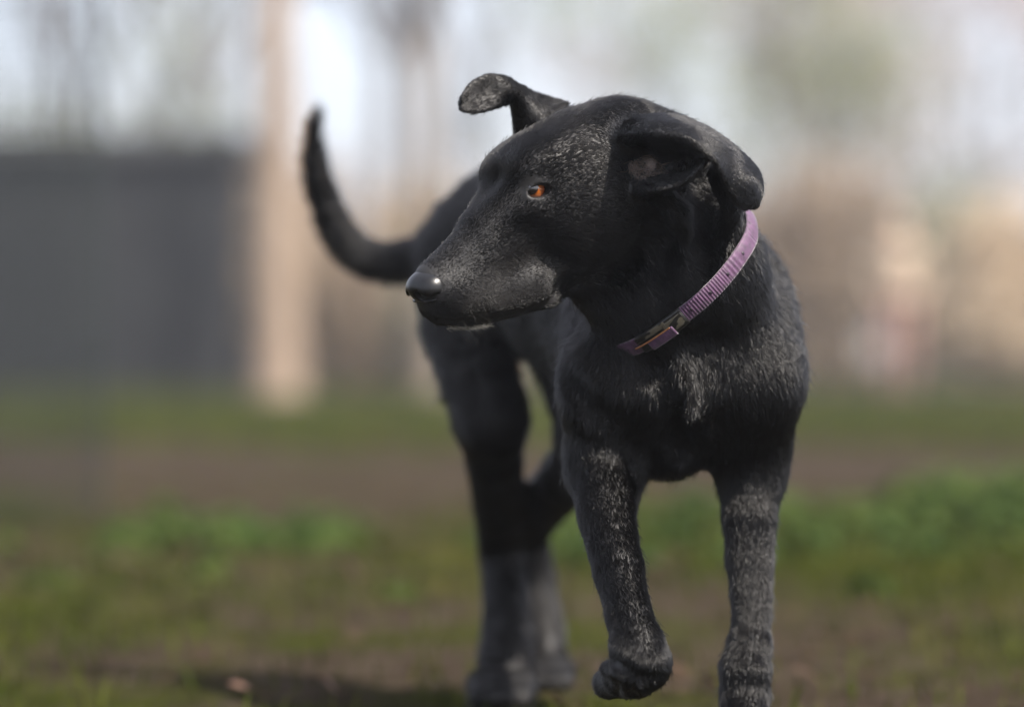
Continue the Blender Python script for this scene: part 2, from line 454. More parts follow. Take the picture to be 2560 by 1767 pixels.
def polygonise(prims, cuts, h, lo, hi):
    """sparse surface nets on an h grid inside the box lo..hi"""
    nb = 4
    def grid(k):
        return np.stack(np.meshgrid(*[np.arange(q) for q in k], indexing='ij'), -1).reshape(-1, 3)
    n = (np.ceil((hi - lo) / (h * 16)) * 4).astype(int)
    g = grid(n // 4)
    hc = h * 16
    cen = lo + (g + 0.5) * hc
    cr = hc * 0.5 * math.sqrt(3)
    near = np.min([np.linalg.norm(cen - p['c'], axis=1) - p['R'] for p in prims], axis=0) < cr + 0.03
    g, cen = g[near], cen[near]
    keep = np.abs(field(cen, prims)) < cr + 0.015
    g = (g[keep][:, None, :] * 4 + grid((4, 4, 4))[None]).reshape(-1, 3)
    hc = h * nb
    cr = hc * 0.5 * math.sqrt(3)
    # fine points, evaluated super-block by super-block with far primitives skipped
    N = n * nb + 1
    off = grid([nb + 1] * 3)
    sb = g // 8
    key = (sb[:, 0] * 4096 + sb[:, 1]) * 4096 + sb[:, 2]
    order = np.argsort(key, kind='stable')
    g, key = g[order], key[order]
    cuts_at = np.flatnonzero(np.diff(key)) + 1
    keys, vals, gs = [], [], []
    for gi in np.split(g, cuts_at):
        cen = (lo + (gi + 0.5) * hc).astype(np.float32)
        c0 = cen.mean(0)
        r0 = np.linalg.norm(cen - c0, axis=1).max() + cr
        dc = np.array([pdist(p, c0[None])[0] for p in prims])
        m = dc.min()
        use = [p for p, e in zip(prims, dc) if e < m + 2 * r0 + p['k']]
        cu = [c for c in cuts if np.linalg.norm(c['c'] - c0) < r0 + c['R'] + 0.02]
        gi = gi[np.abs(field(cen, use, cu)) < cr + 0.004]
        if not len(gi):
            continue
        gs.append(gi)
        I = (gi[:, None, :] * nb + off[None]).reshape(-1, 3)
        kk = (I[:, 0].astype(np.int64) * N[1] + I[:, 1]) * N[2] + I[:, 2]
        kk, idx = np.unique(kk, return_index=True)
        keys.append(kk)
        vals.append(field((lo + I[idx] * h).astype(np.float32), use, cu))
    g = np.concatenate(gs)
    kk = np.concatenate(keys); vv = np.concatenate(vals)
    kk, idx = np.unique(kk, return_index=True)
    vv = vv[idx]
    def look(I):
        q = (I[:, 0].astype(np.int64) * N[1] + I[:, 1]) * N[2] + I[:, 2]
        j = np.clip(np.searchsorted(kk, q), 0, len(kk) - 1)
        return vv[j], kk[j] == q
    # cells
    offc = grid([nb] * 3)
    cells = (g[:, None, :] * nb + offc[None]).reshape(-1, 3)
    cor = np.array([(i, j, k) for i in (0, 1) for j in (0, 1) for k in (0, 1)])
    val = np.stack([look(cells + c)[0] for c in cor], 1)
    act = (val.min(1) < 0) & (val.max(1) >= 0)
    cells, val = cells[act], val[act]
    acc = np.zeros((len(cells), 3)); cnt = np.zeros(len(cells))
    for i in range(8):
        for j in range(i + 1, 8):
            if np.abs(cor[i] - cor[j]).sum() != 1:
                continue
            a, b = val[:, i], val[:, j]
            m = (a < 0) != (b < 0)
            t = a[m] / (a[m] - b[m])
            acc[m] += cor[i] + t[:, None] * (cor[j] - cor[i])
            cnt[m] += 1
    V = lo + (cells + acc / cnt[:, None]) * h
    ck = (cells[:, 0].astype(np.int64) * N[1] + cells[:, 1]) * N[2] + cells[:, 2]
    order = np.argsort(ck)
    cks = ck[order]
    def cell_at(I):
        q = (I[:, 0].astype(np.int64) * N[1] + I[:, 1]) * N[2] + I[:, 2]
        j = np.clip(np.searchsorted(cks, q), 0, len(cks) - 1)
        return np.where(cks[j] == q, order[j], -1)
    F = []
    for ax in range(3):
        e = np.zeros(3, int); e[ax] = 1
        u = np.zeros(3, int); u[(ax + 1) % 3] = 1
        w = np.zeros(3, int); w[(ax + 2) % 3] = 1
        a = val[:, 0]
        b = val[:, [i for i in range(8) if (cor[i] == e).all()][0]]
        m = (a < 0) != (b < 0)
        I = cells[m]
        q = np.stack([np.where(m)[0], cell_at(I - u), cell_at(I - u - w), cell_at(I - w)], 1)
        flip = (a[m] >= 0)
        q[flip] = q[flip][:, ::-1]
        F.append(q[(q >= 0).all(1)])
    F = np.concatenate(F)
    return V, F

def smooth_mesh(V, F, it, lam=0.5):
    e = np.concatenate([F[:, [0, 1]], F[:, [1, 2]], F[:, [2, 3]], F[:, [3, 0]]])
    e = np.concatenate([e, e[:, ::-1]])
    for _ in range(it):
        for L in (lam, -lam * 1.04):
            acc = np.stack([np.bincount(e[:, 0], V[e[:, 1], c], len(V)) for c in range(3)], 1)
            cnt = np.bincount(e[:, 0], minlength=len(V))[:, None] + 1e-9
            V = V + L * (acc / cnt - V)
    return V

def quad_normals(V, F):
    n = np.cross(V[F[:, 2]] - V[F[:, 0]], V[F[:, 3]] - V[F[:, 1]])
    out = np.stack([sum(np.bincount(F[:, i], n[:, c], len(V)) for i in range(4)) for c in range(3)], 1)
    return out / (np.linalg.norm(out, axis=1, keepdims=True) + 1e-12)
lo = np.min([p['c'] - p['R'] for p in PR], axis=0) - 0.02
hi = np.max([p['c'] + p['R'] for p in PR], axis=0) + 0.02
VOX = 0.0034
DV, DF = polygonise(PR, CUTS, VOX, lo, hi)
DV = smooth_mesh(DV, DF, 3)
DN = quad_normals(DV, DF)

# --- what grows where: direction, length and lift of the hair at each point of the skin
def coat_at(P):
    P = P.astype(np.float32)
    flow = np.zeros((len(P), 3)); fur = np.zeros(len(P)); lift = np.zeros(len(P)); W = np.zeros(len(P))
    items = []
    for p in PR:
        if p['t'] == 'k':
            for q in p['seg']:
                items.append((dict(q), q['f'], p['fur'], p['lift'], None))
        elif p['t'] == 's':
            items.append((p, None, p['fur'], p['lift'], p))
        else:
            items.append((p, p['flow'], p['fur'], p['lift'], None))
    for q, f, fu, li, sh in items:
        d = pdist(q, P)
        w = np.exp(-np.clip(d, -0.01, 1) / 0.007)
        if sh is not None:
            w *= 30
            i = np.where(w > 1e-3)[0]
            fl = np.tile(sh['flow'], (len(P), 1))
            for s0 in range(0, len(i), 20000):
                ii = i[s0:s0 + 20000]
                d2 = ((P[ii][:, None, :] - sh['pts'][None]) ** 2).sum(-1) if len(sh['pts']) < 10 else (
                    (P[ii] ** 2).sum(1)[:, None] + (sh['pts'] ** 2).sum(1)[None] - 2 * P[ii] @ sh['pts'].T)
                fl[ii] = sh['fl'][np.argmin(d2, 1)]
            flow += w[:, None] * fl
        else:
            flow += w[:, None] * np.asarray(f)[None]
        fur += w * fu; lift += w * li; W += w
    return flow / (W[:, None] + 1e-30), fur / (W + 1e-30), lift / (W + 1e-30)

def wav(P, f, seed):
    """smooth noise in -1..1 made of a few crossing waves"""
    r = np.random.default_rng(seed)
    out = np.zeros(len(P))
    for _ in range(6):
        k = r.normal(size=3); k *= f * r.uniform(.6, 1.5) / np.linalg.norm(k)
        out += np.sin(P @ k + r.uniform(0, 6.28))
    return out / 3.0

_k = np.floor(DV / .008).astype(np.int64) + 4000
_u, _i, _inv = np.unique((_k[:, 0] * 10000 + _k[:, 1]) * 10000 + _k[:, 2], return_index=True, return_inverse=True)
FLOW, FURL, LIFT = [a[_inv] for a in coat_at(DV[_i])]
_e = np.concatenate([DF[:, [0, 1]], DF[:, [1, 2]], DF[:, [2, 3]], DF[:, [3, 0]]])
_e = np.concatenate([_e, _e[:, ::-1]])
_c = np.bincount(_e[:, 0], minlength=len(DV)) + 1e-9
_X = np.column_stack([FLOW, FURL, LIFT])
for _ in range(24):                                          # let neighbouring regions run into each other
    _X = .3 * _X + .7 * np.stack([np.bincount(_e[:, 0], _X[_e[:, 1], c], len(DV)) for c in range(5)], 1) / _c[:, None]
FLOW, FURL, LIFT = _X[:, :3], _X[:, 3], _X[:, 4]
DV = DV - DN * (FURL * 0.16)[:, None]                       # the skin lies under the coat
DV = DV + DN * (wav(DV, 160, 3) * 0.0006 + wav(DV, 60, 4) * 0.0012)[:, None] * np.clip(FURL / .02, .15, 1)[:, None]

# --- materials of the dog
def skin_material():
    m, n, l, b = mat_new('black skin')
    b.inputs['Base Color'].default_value = (.006, .0055, .0055, 1)
    b.inputs['Roughness'].default_value = .55
    b.inputs['Specular IOR Level'].default_value = .35
    tc = n.new('ShaderNodeTexCoord'); t = n.new('ShaderNodeTexNoise')
    t.inputs['Scale'].default_value = 400; t.inputs['Detail'].default_value = 4
    bp = n.new('ShaderNodeBump'); bp.inputs['Strength'].default_value = .3; bp.inputs['Distance'].default_value = .001
    l.new(tc.outputs['Object'], t.inputs['Vector']); l.new(t.outputs['Fac'], bp.inputs['Height']); l.new(bp.outputs[0], b.inputs['Normal'])
    return m

def hair_material(name, col, rough=.32, rad=.45, dusty=False):
    m = bpy.data.materials.new(name); m.use_nodes = True
    n, l = m.node_tree.nodes, m.node_tree.links
    n.clear()
    o = n.new('ShaderNodeOutputMaterial')
    h = n.new('ShaderNodeBsdfHairPrincipled')
    h.parametrization = 'COLOR'
    h.inputs['Color'].default_value = (*col, 1)
    h.inputs['Roughness'].default_value = rough
    h.inputs['Radial Roughness'].default_value = rad
    h.inputs['IOR'].default_value = 1.28
    h.inputs['Random Roughness'].default_value = .25
    if dusty:                                               # the hind feet carry dry soil
        tc = n.new('ShaderNodeTexCoord'); sp = n.new('ShaderNodeSeparateXYZ')
        l.new(tc.outputs['Object'], sp.inputs[0])
        mz = n.new('ShaderNodeMapRange'); mz.inputs['From Min'].default_value = .20; mz.inputs['From Max'].default_value = .02
        my = n.new('ShaderNodeMapRange'); my.inputs['From Min'].default_value = 3.1; my.inputs['From Max'].default_value = 3.3
        l.new(sp.outputs['Z'], mz.inputs['Value']); l.new(sp.outputs['Y'], my.inputs['Value'])
        mu = n.new('ShaderNodeMath'); mu.operation = 'MULTIPLY'
        l.new(mz.outputs[0], mu.inputs[0]); l.new(my.outputs[0], mu.inputs[1])
        mx = n.new('ShaderNodeMix'); mx.data_type = 'RGBA'
        l.new(mu.outputs[0], mx.inputs[0])
        mx.inputs[6].default_value = (*col, 1); mx.inputs[7].default_value = (.0055, .005, .005, 1)
        l.new(mx.outputs[2], h.inputs['Color'])
    l.new(h.outputs[0], o.inputs['Surface'])
    return m

M_SKIN = skin_material()
M_FUR = hair_material('black coat', (.0025, .0023, .0023), rough=.14, rad=.25, dusty=True)
M_WHISK = hair_material('whisker', (.12, .11, .10), rough=.3)
M_PINKFUR = hair_material('inner ear hair', (.42, .25, .19), rough=.35)

dog = mesh_obj('dog', DV * S, DF, M_SKIN)
tag(dog, 'black short-haired dog walking towards the viewer, head turned to the side, one forepaw lifted', 'dog')

def curves_obj(name, pts, rad, mat, parent):
    """pts: (N, m, 3) in metres; rad: (N, m)"""
    N, m, _ = pts.shape
    hc = bpy.data.hair_curves.new(name)
    hc.add_curves([m] * N)
    hc.attributes['position'].data.foreach_set('vector', pts.astype(np.float32).ravel())
    r = hc.attributes.get('radius') or hc.attributes.new('radius', 'FLOAT', 'POINT')
    r.data.foreach_set('value', rad.astype(np.float32).ravel())
    hc.materials.append(mat)
    o = bpy.data.objects.new(name, hc)
    return link(o, parent)

NOSE_C = hl(.1465, 0, -.0435)

def grow(n_hair, m=4):
    tri = np.concatenate([DF[:, [0, 1, 2]], DF[:, [0, 2, 3]]])
    A, B, D = DV[tri[:, 0]], DV[tri[:, 1]], DV[tri[:, 2]]
    area = np.linalg.norm(np.cross(B - A, D - A), axis=1) / 2
    cen = (A + B + D) / 3
    fu = FURL[tri[:, 0]]
    nr = DN[tri[:, 0]]
    view = -cen + np.array((0, 0, .49)); view /= np.linalg.norm(view, axis=1, keepdims=True)
    facing = np.clip(((nr * view).sum(1) + .45) / .5, .25, 1)        # the side turned away is thinner
    dens = np.clip(.009 / fu, .35, 1.9) * facing * np.where(cen[:, 1] > 3.85, .55, 1)
    for e in EYE_C:
        dens *= np.clip((np.linalg.norm(cen - e, axis=1) - .0205) / .004, 0, 1)
    dens *= np.clip((np.linalg.norm((cen - NOSE_C), axis=1) - .024) / .004, 0, 1)
    for c in CUTS:
        if c['t'] == 'c' and c['ra'] < .0046:                       # no hair along the mouth line
            dens *= np.clip((pdist(c, cen) - .0012) / .002, 0, 1)
    p = area * dens; p /= p.sum()
    idx = rng.choice(len(tri), n_hair, p=p)
    u, v = rng.random(n_hair), rng.random(n_hair)
    sw = u + v > 1; u[sw], v[sw] = 1 - u[sw], 1 - v[sw]
    w = 1 - u - v
    t = tri[idx]
    mixv = lambda X: X[t[:, 0]] * w[:, None] + X[t[:, 1]] * u[:, None] + X[t[:, 2]] * v[:, None]
    R, N_, Fl = mixv(DV), mixv(DN), mixv(FLOW)
    N_ /= np.linalg.norm(N_, axis=1, keepdims=True)
    L = FURL[t[:, 0]]; li = LIFT[t[:, 0]]
    # locks: hairs of one small patch lean alike and close up towards their tips
    long_ = np.clip((L - .005) / .016, 0, 1)
    jit = np.stack([wav(R, 70, 11 + i) for i in range(3)], 1) * (.05 + .13 * long_)[:, None]
    cs = .0024 + .0024 * long_
    cell = np.floor(R / cs[:, None] + .45 * np.stack([wav(R, 260, 31 + i) for i in range(3)], 1)).astype(np.int64)
    hsh = ((cell[:, 0] * 73856093) ^ (cell[:, 1] * 19349663) ^ (cell[:, 2] * 83492791)) % 65536
    rc = np.random.default_rng(5).normal(size=(65536, 4))
    cnt = np.bincount(hsh, minlength=65536) + 1e-9
    jit += rc[hsh, :3] * (.03 + .20 * long_)[:, None] + rng.normal(size=R.shape) * (.07 + .03 * long_)[:, None]
    f = Fl + jit
    T = f - (f * N_).sum(1, keepdims=True) * N_
    T /= np.linalg.norm(T, axis=1, keepdims=True) + 1e-9
    Ln = L * rng.uniform(.6, 1.15, n_hair) * (1 + .18 * wav(R, 130, 44))
    li = np.clip(li + (.02 + .10 * long_) * rc[hsh, 3] + rng.normal(size=n_hair) * (.035 + .03 * long_) - .04 * (1 - long_), .04, 1.1)
    st = rng.random(n_hair) < .03                                    # stray hairs
    Ln = np.where(st, Ln * 1.5, Ln); li = np.where(st, li + .3, li)
    a0, a1 = li + .25, li * .45 - .02
    P = np.empty((n_hair, m, 3)); P[:, 0] = R - N_ * .0006
    for i in range(1, m):
        a = a0 + (a1 - a0) * (i - .5) / (m - 1)
        P[:, i] = P[:, i - 1] + (T * np.cos(a)[:, None] + N_ * np.sin(a)[:, None]) * (Ln / (m - 1))[:, None]
    cell_c = np.stack([np.bincount(hsh, R[:, i], 65536) / cnt for i in range(3)], 1)[hsh] - R      # towards the middle of the lock
    ok = (np.linalg.norm(cell_c, axis=1) < cs * 1.5)[:, None]
    cell_c -= (cell_c * N_).sum(1, keepdims=True) * N_
    for i in range(1, m):
        P[:, i] += cell_c * ok * (.62 * (i / (m - 1)) ** 1.2) * (.04 + .96 * long_)[:, None]
    return P, L

N_FUR = 480000
P, L = grow(N_FUR)
rad = (.00018 + .005 * np.clip(L, 0, .02))[:, None] * np.array((1, 1, .8, .25))[None] * rng.uniform(.6, 1.3, (N_FUR, 1))
fur_o = curves_obj('coat', P * S, rad * S, M_FUR, dog)
tag(fur_o, kind='stuff')

# --- eyes
def eye_material():
    m, n, l, b = mat_new('amber eye')
    tc = n.new('ShaderNodeTexCoord'); sp = n.new('ShaderNodeSeparateXYZ')
    l.new(tc.outputs['Object'], sp.inputs[0])
    r = n.new('ShaderNodeValToRGB'); el = r.color_ramp.elements
    mr = n.new('ShaderNodeMapRange'); mr.inputs['From Min'].default_value = -1; mr.inputs['From Max'].default_value = 1
    l.new(sp.outputs['Z'], mr.inputs['Value'])
    nz = n.new('ShaderNodeTexNoise'); nz.inputs['Scale'].default_value = 6; nz.inputs['Detail'].default_value = 6
    l.new(tc.outputs['Object'], nz.inputs['Vector'])
    ad = n.new('ShaderNodeMath'); ad.operation = 'MULTIPLY_ADD'
    l.new(nz.outputs['Fac'], ad.inputs[0]); ad.inputs[1].default_value = .03; l.new(mr.outputs[0], ad.inputs[2])
    el[0].position = .66; el[0].color = (.012, .006, .004, 1)
    el[1].position = .735; el[1].color = (.16, .035, .004, 1)
    for p_, c_ in ((.80, (.20, .052, .009)), (.90, (.27, .075, .012)), (.950, (.10, .026, .005)), (.960, (.003, .002, .002))):
        e = el.new(p_); e.color = (*c_, 1)
    l.new(ad.outputs[0], r.inputs['Fac']); l.new(r.outputs[0], b.inputs['Base Color'])
    b.inputs['Roughness'].default_value = .25
    b.inputs['Coat Weight'].default_value = 1.0
    b.inputs['Coat Roughness'].default_value = .02
    return m
M_EYE = eye_material()
ER = .0112 * HS
for s, c in zip((1, -1), EYE_C):
    bm = bmesh.new(); bmesh.ops.create_uvsphere(bm, u_segments=40, v_segments=28, radius=1.0)
    for vtx in bm.verts:                                    # the cornea stands out
        z = vtx.co.z
        if z > .72: vtx.co *= 1 + .09 * (z - .72) / .28
    me = bpy.data.meshes.new('eye'); bm.to_mesh(me); bm.free()
    me.polygons.foreach_set('use_smooth', np.ones(len(me.polygons), dtype=bool))
    me.materials.append(M_EYE)
    o = link(bpy.data.objects.new('eye', me), dog)
    o.location = Vector(c * S)
    o.scale = (ER * S,) * 3
    gaze = Vector(hd(.62, s * .76, .40))
    o.rotation_euler = gaze.to_track_quat('Z', 'Y').to_euler()

# --- nose
def nose_material():
    m, n, l, b = mat_new('wet black nose')
    b.inputs['Base Color'].default_value = (.004, .004, .0045, 1)
    b.inputs['Roughness'].default_value = .30
    b.inputs['Specular IOR Level'].default_value = .35
    tc = n.new('ShaderNodeTexCoord'); t = n.new('ShaderNodeTexVoronoi'); t.inputs['Scale'].default_value = 900
    bp = n.new('ShaderNodeBump'); bp.inputs['Strength'].default_value = .15; bp.inputs['Distance'].default_value = .0004
    l.new(tc.outputs['Object'], t.inputs['Vector']); l.new(t.outputs['Distance'], bp.inputs['Height']); l.new(bp.outputs[0], b.inputs['Normal'])
    return m
_save = PR; PR = []
hell((.1465, 0, -.0420), (.0165, .0175, .0140), k=.006)
for s in (1, -1):
    hell((.1455, s * .0120, -.0455), (.0145, .0105, .0120), k=.008)
hell((.1450, 0, -.0555), (.0095, .0065, .0085), k=.008)
NP = PR; PR = _save
_cs = CUTS; CUTS = []
for s in (1, -1):
    cut_e((.1600, s * .0085, -.0475), (.0085, .0042, .0050), .003)
    cut_c((.1580, s * .0115, -.0490), (.1460, s * .0240, -.0505), .0034, .0018, .002)
cut_c((.1640, 0, -.0475), (.1565, 0, -.0655), .0011, .0011, .002)
NC = CUTS; CUTS = _cs
nlo = np.min([p['c'] - p['R'] for p in NP], axis=0) - .005
nhi = np.max([p['c'] + p['R'] for p in NP], axis=0) + .005
NV, NF = polygonise(NP, NC, .0012, nlo, nhi)
NV = smooth_mesh(NV, NF, 2)
mesh_obj('nose', NV * S, NF, nose_material(), dog)

# --- whiskers and loose long hairs on lip and brow
def strands(roots, dirs, lens, sag, rad, name, mat, m=7):
    P = np.empty((len(roots), m, 3))
    for i, (r0, d0, L0, sg) in enumerate(zip(roots, dirs, lens, sag)):
        t = np.linspace(0, 1, m)[:, None]
        P[i] = r0 + d0 * t * L0 + np.array((0, 0, -1)) * (t ** 2) * sg
    R_ = np.full((len(roots), m), rad) * np.linspace(1, .25, m)[None]
    return curves_obj(name, P * S, R_ * S, mat, dog)
wr, wd, wl_, ws = [], [], [], []
for i in range(9):
    F_, U_ = rng.uniform(.095, .138), rng.uniform(-.078, -.058)
    for s in (1, -1):
        wr.append(hl(F_, s * .026, U_)); d = hd(rng.uniform(-.5, .1), s * rng.uniform(.4, 1), rng.uniform(-.9, -.2)); wd.append(d)
        wl_.append(rng.uniform(.015, .04)); ws.append(.006)
for i in range(14):
    wr.append(hl(rng.uniform(.055, .135), rng.uniform(-.006, .012), -.086)); wd.append(hd(rng.uniform(-.3, .2), rng.uniform(-.2, .4), -1)); wl_.append(rng.uniform(.012, .03)); ws.append(.002)
for i in range(5):
    for s in (1, -1):
        wr.append(hl(.046 + .003 * i, s * .030, .030)); wd.append(hd(.45 + .05 * i, s * .3, 1)); wl_.append(rng.uniform(.02, .04)); ws.append(-.006)
wo_ = strands(wr, wd, wl_, ws, .00011, 'whiskers', M_WHISK)
tag(wo_, kind='stuff')
# pale short hair on the rim of the lower lip
cr_, cd_ = [], []
for i in range(260):
    F_ = rng.uniform(.108, .143)
    cr_.append(hl(F_, np.interp(F_, [.07, .10, .125, .142], [.029, .0235, .0165, .008]) * rng.uniform(.75, 1.05), np.interp(F_, [.07, .10, .125, .142], [-.0925, -.0905, -.0870, -.0815]) + rng.normal() * .0008))
    cd_.append(hd(-.8 + rng.normal() * .3, .5, -.35 + rng.normal() * .3))
chn = strands(cr_, cd_, rng.uniform(.003, .007, 260), [.0005] * 260, .00016, 'lip_hair', hair_material('pale lip hair', (.35, .33, .30), rough=.3), m=4)
tag(chn, 'pale short hair along the lower lip and chin', kind='stuff')
# pinkish sparse hair in the cup of the near ear
pr_, pd_ = [], []
_sx, _sy = 1280 + DV[:, 0] * K / DV[:, 1], 883.5 - (DV[:, 2] - .49) * K / DV[:, 1]
_ok = np.where((((_sx - 1612) / 42) ** 2 + ((_sy - 418) / 26) ** 2 < 1) & (DN[:, 1] < -.15) & (DV[:, 1] < 3.5))[0]
for i in rng.choice(_ok, 1100):
    pr_.append(DV[i] + rng.normal(size=3) * .001); pd_.append(np.array((rng.normal() * .5 + .3, -.55, -.5 + rng.normal() * .4)))
pk = strands(pr_, [d / np.linalg.norm(d) for d in pd_], rng.uniform(.008, .016, len(pr_)), [.001] * len(pr_), .0003, 'ear_hair', M_PINKFUR, m=4)
tag(pk, 'pinkish brown hair inside the near ear', kind='stuff')

# --- collar
def strap_material():
    m, n, l, b = mat_new('purple webbing')
    tc = n.new('ShaderNodeTexCoord'); t = n.new('ShaderNodeTexNoise'); t.inputs['Scale'].default_value = 220; t.inputs['Detail'].default_value = 6
    l.new(tc.outputs['Object'], t.inputs['Vector'])
    r = n.new('ShaderNodeValToRGB'); r.color_ramp.elements[0].position = .3; r.color_ramp.elements[0].color = (.026, .007, .028, 1)
    r.color_ramp.elements[1].position = .75; r.color_ramp.elements[1].color = (.074, .022, .074, 1)
    l.new(t.outputs['Fac'], r.inputs['Fac']); l.new(r.outputs[0], b.inputs['Base Color'])
    b.inputs['Roughness'].default_value = .6; b.inputs['Sheen Weight'].default_value = .3
    bp = n.new('ShaderNodeBump'); bp.inputs['Strength'].default_value = .5; bp.inputs['Distance'].default_value = .0006
    l.new(t.outputs['Fac'], bp.inputs['Height']); l.new(bp.outputs[0], b.inputs['Normal'])
    return m
M_STRAP = strap_material()
m_, n_, l_, b_ = mat_new('black buckle plastic'); b_.inputs['Base Color'].default_value = (.012, .012, .012, 1); b_.inputs['Roughness'].default_value = .3
M_BUCK = m_
M_PRINT = noise_mat('buckle print', [(.012, .012, .011), (.09, .08, .06)], scale=130, rough=.4, detail=1, pos=[.47, .50])
M_EDGE = noise_mat('orange stitching', [(.22, .08, .03), (.32, .16, .07)], scale=300, rough=.7)
M_SLIT = mat_new('dark slit')[0]; M_SLIT.node_tree.nodes['Principled BSDF'].inputs['Base Color'].default_value = (.01, .004, .012, 1)
NK = [p for p in PR if p['grp'] == 'neck']
RC = px(1690, 690, 3.575)
n0 = NECK_N
e1 = np.cross(n0, (0, 0, 1.0)); e1 /= np.linalg.norm(e1)
e2 = np.cross(n0, e1)
def ring(a):
    """point of the collar line and its outward direction at angle a"""
    d = np.cos(a) * e1 + np.sin(a) * e2
    t = np.linspace(.03, .2, 120)
    f = field(RC + t[:, None] * d, NK)
    i = np.argmax(f > 0)
    return RC + d * (t[i] + .004), d
AN = np.linspace(0, 2 * math.pi, 180, endpoint=False)
RR = np.array([np.linalg.norm(ring(a)[0] - RC) for a in AN])
for _ in range(10): RR = .5 * RR + .25 * (np.roll(RR, 1) + np.roll(RR, -1))
def rad_at(a): return np.interp(a % (2 * math.pi), np.r_[AN, 2 * math.pi], np.r_[RR, RR[0]])
def ang_of(x, y):
    """ring angle whose point shows at photograph position x, y (near side)"""
    best = None
    for a in np.linspace(0, 2 * math.pi, 720):
        q = RC + rad_at(a) * (np.cos(a) * e1 + np.sin(a) * e2)
        if q[1] > RC[1] + .03: continue
        X, Yp = 1280 + q[0] * K / q[1], 883.5 - (q[2] - .49) * K / q[1]
        d = (X - x) ** 2 + (Yp - y) ** 2
        if best is None or d < best[0]: best = (d, a)
    return best[1]
def band(a0, a1, w, off, th, ribs, mat, name, parent, shift=0.0, n=None, closed=False):
    n = n or max(8, int(abs(a1 - a0) * .1 / .0009))
    aa = np.linspace(a0, a1, n, endpoint=not closed)
    prof = [(-.5, 0), (-.5, .7), (-.42, 1), (0, 1.0), (.42, 1), (.5, .7), (.5, 0)]
    V, F = [], []
    for i, a in enumerate(aa):
        d = np.cos(a) * e1 + np.sin(a) * e2
        r = rad_at(a)
        rb = ribs * (.5 + .5 * math.sin(a * r / .0036 * 2 * math.pi)) if ribs else 0
        for (q, z) in prof:
            V.append(RC + d * (r + off + z * th + rb * (z > .5) * (abs(q) < .45)) + n0 * (q * w + shift))
    k = len(prof)
    for i in range(n if closed else n - 1):
        j = (i + 1) % n
        for c in range(k - 1):
            F.append((i * k + c, i * k + c + 1, j * k + c + 1, j * k + c))
        F.append((i * k + k - 1, i * k, j * k, j * k + k - 1))
    if not closed:
        F.append(tuple(range(k))[::-1]); F.append(tuple((n - 1) * k + c for c in range(k)))
    return mesh_obj(name, np.array(V) * S, F, mat, parent)
collar = empty('dog_collar', Vector(RC * S))
tag(collar, 'purple ribbed webbing collar with a black clip around the dog\'s neck', 'collar')
def under(o):
    o.parent = collar
    o.matrix_parent_inverse = Matrix.Translation(-Vector(RC * S))
    return o
aB0, aB1 = ang_of(1600, 850), ang_of(1722, 800)
strap = under(band(0, 2 * math.pi, .0205, 0, .0022, .0007, M_STRAP, 'strap', None, closed=True, n=1400))
buckle = under(band(aB0, aB1, .0225, .0012, .0040, 0, M_BUCK, 'buckle', None))
pl_ = band(aB0 + (aB1 - aB0) * .55, aB1 - (aB1 - aB0) * .02, .015, .0051, .0008, 0, M_PRINT, 'printed_band', buckle)
pl2 = band(aB0, aB0 + (aB1 - aB0) * .62, .007, .0051, .0008, 0, M_PRINT, 'printed_band', buckle, shift=-.0075)
se = under(band(aB0 - .10, aB0 + (aB1 - aB0) * .70, .0125, .0053, .0018, .0006, M_STRAP, 'strap_end', None, shift=.006))
ed = band(aB0 + .04, aB0 + (aB1 - aB0) * .66, .0018, .0072, .0006, 0, M_EDGE, 'stitched_edge', se, shift=-.0006)
for (x, y) in ((1833, 622), (1811, 681), (1779, 735), (1738, 785)):
    a = ang_of(x, y)
    sl = under(band(a - .012, a + .012, .0040, .0024, .0010, 0, M_SLIT, 'slit', None, n=6))

# ------------------------------------------------------------------ the setting
def gy(py):
    """distance in metres of level ground seen at photograph row py"""
    return CAM_H * K / (py - 883.5)

def wx(x, Y):
    return (x - 1280.0) * Y / K

def wz(py, Y):
    return CAM_H - (py - 883.5) * Y / K

def hnoise(x, y):
    r = np.random.default_rng(17)
    out = np.zeros_like(x)
    for f, a in ((.9, .030), (2.1, .020), (5.0, .012), (11.0, .006), (23.0, .003)):
        for _ in range(3):
            th = r.uniform(0, 6.28)
            out += a * np.sin(f * (x * math.cos(th) + y * math.sin(th)) + r.uniform(0, 6.28)) * .5
    return out

def ground_z(x, y):
    x = np.asarray(x, float); y = np.asarray(y, float)
    d = np.hypot(x - .05, y - 3.1)
    near = np.clip((d - .55) / 1.0, .12, 1)                   # trodden flat where the dog walks
    far = np.clip((120 - y) / 80, .1, 1)
    m = .10 * np.exp(-(((x - 1.15) / .55) ** 2 + ((y - 6.0) / 1.0) ** 2))     # low bank on the right
    return hnoise(x, y) * near * far * .9 + m - .004

xs = np.concatenate([-np.geomspace(160, 4.2, 24), np.linspace(-4, 4, 150), np.geomspace(4.2, 160, 24)])
ys = np.concatenate([np.linspace(-40, 2.0, 10), np.linspace(2.2, 10, 170), np.geomspace(10.1, 60, 70), np.geomspace(63, 420, 16)])
gxx, gyy = np.meshgrid(xs, ys, indexing='ij')
gv = np.stack([gxx, gyy, ground_z(gxx, gyy)], -1).reshape(-1, 3)
nx_, ny_ = len(xs), len(ys)
ii = (np.arange(nx_ - 1)[:, None] * ny_ + np.arange(ny_ - 1)[None]).ravel()
gf = np.stack([ii, ii + ny_, ii + ny_ + 1, ii + 1], 1)

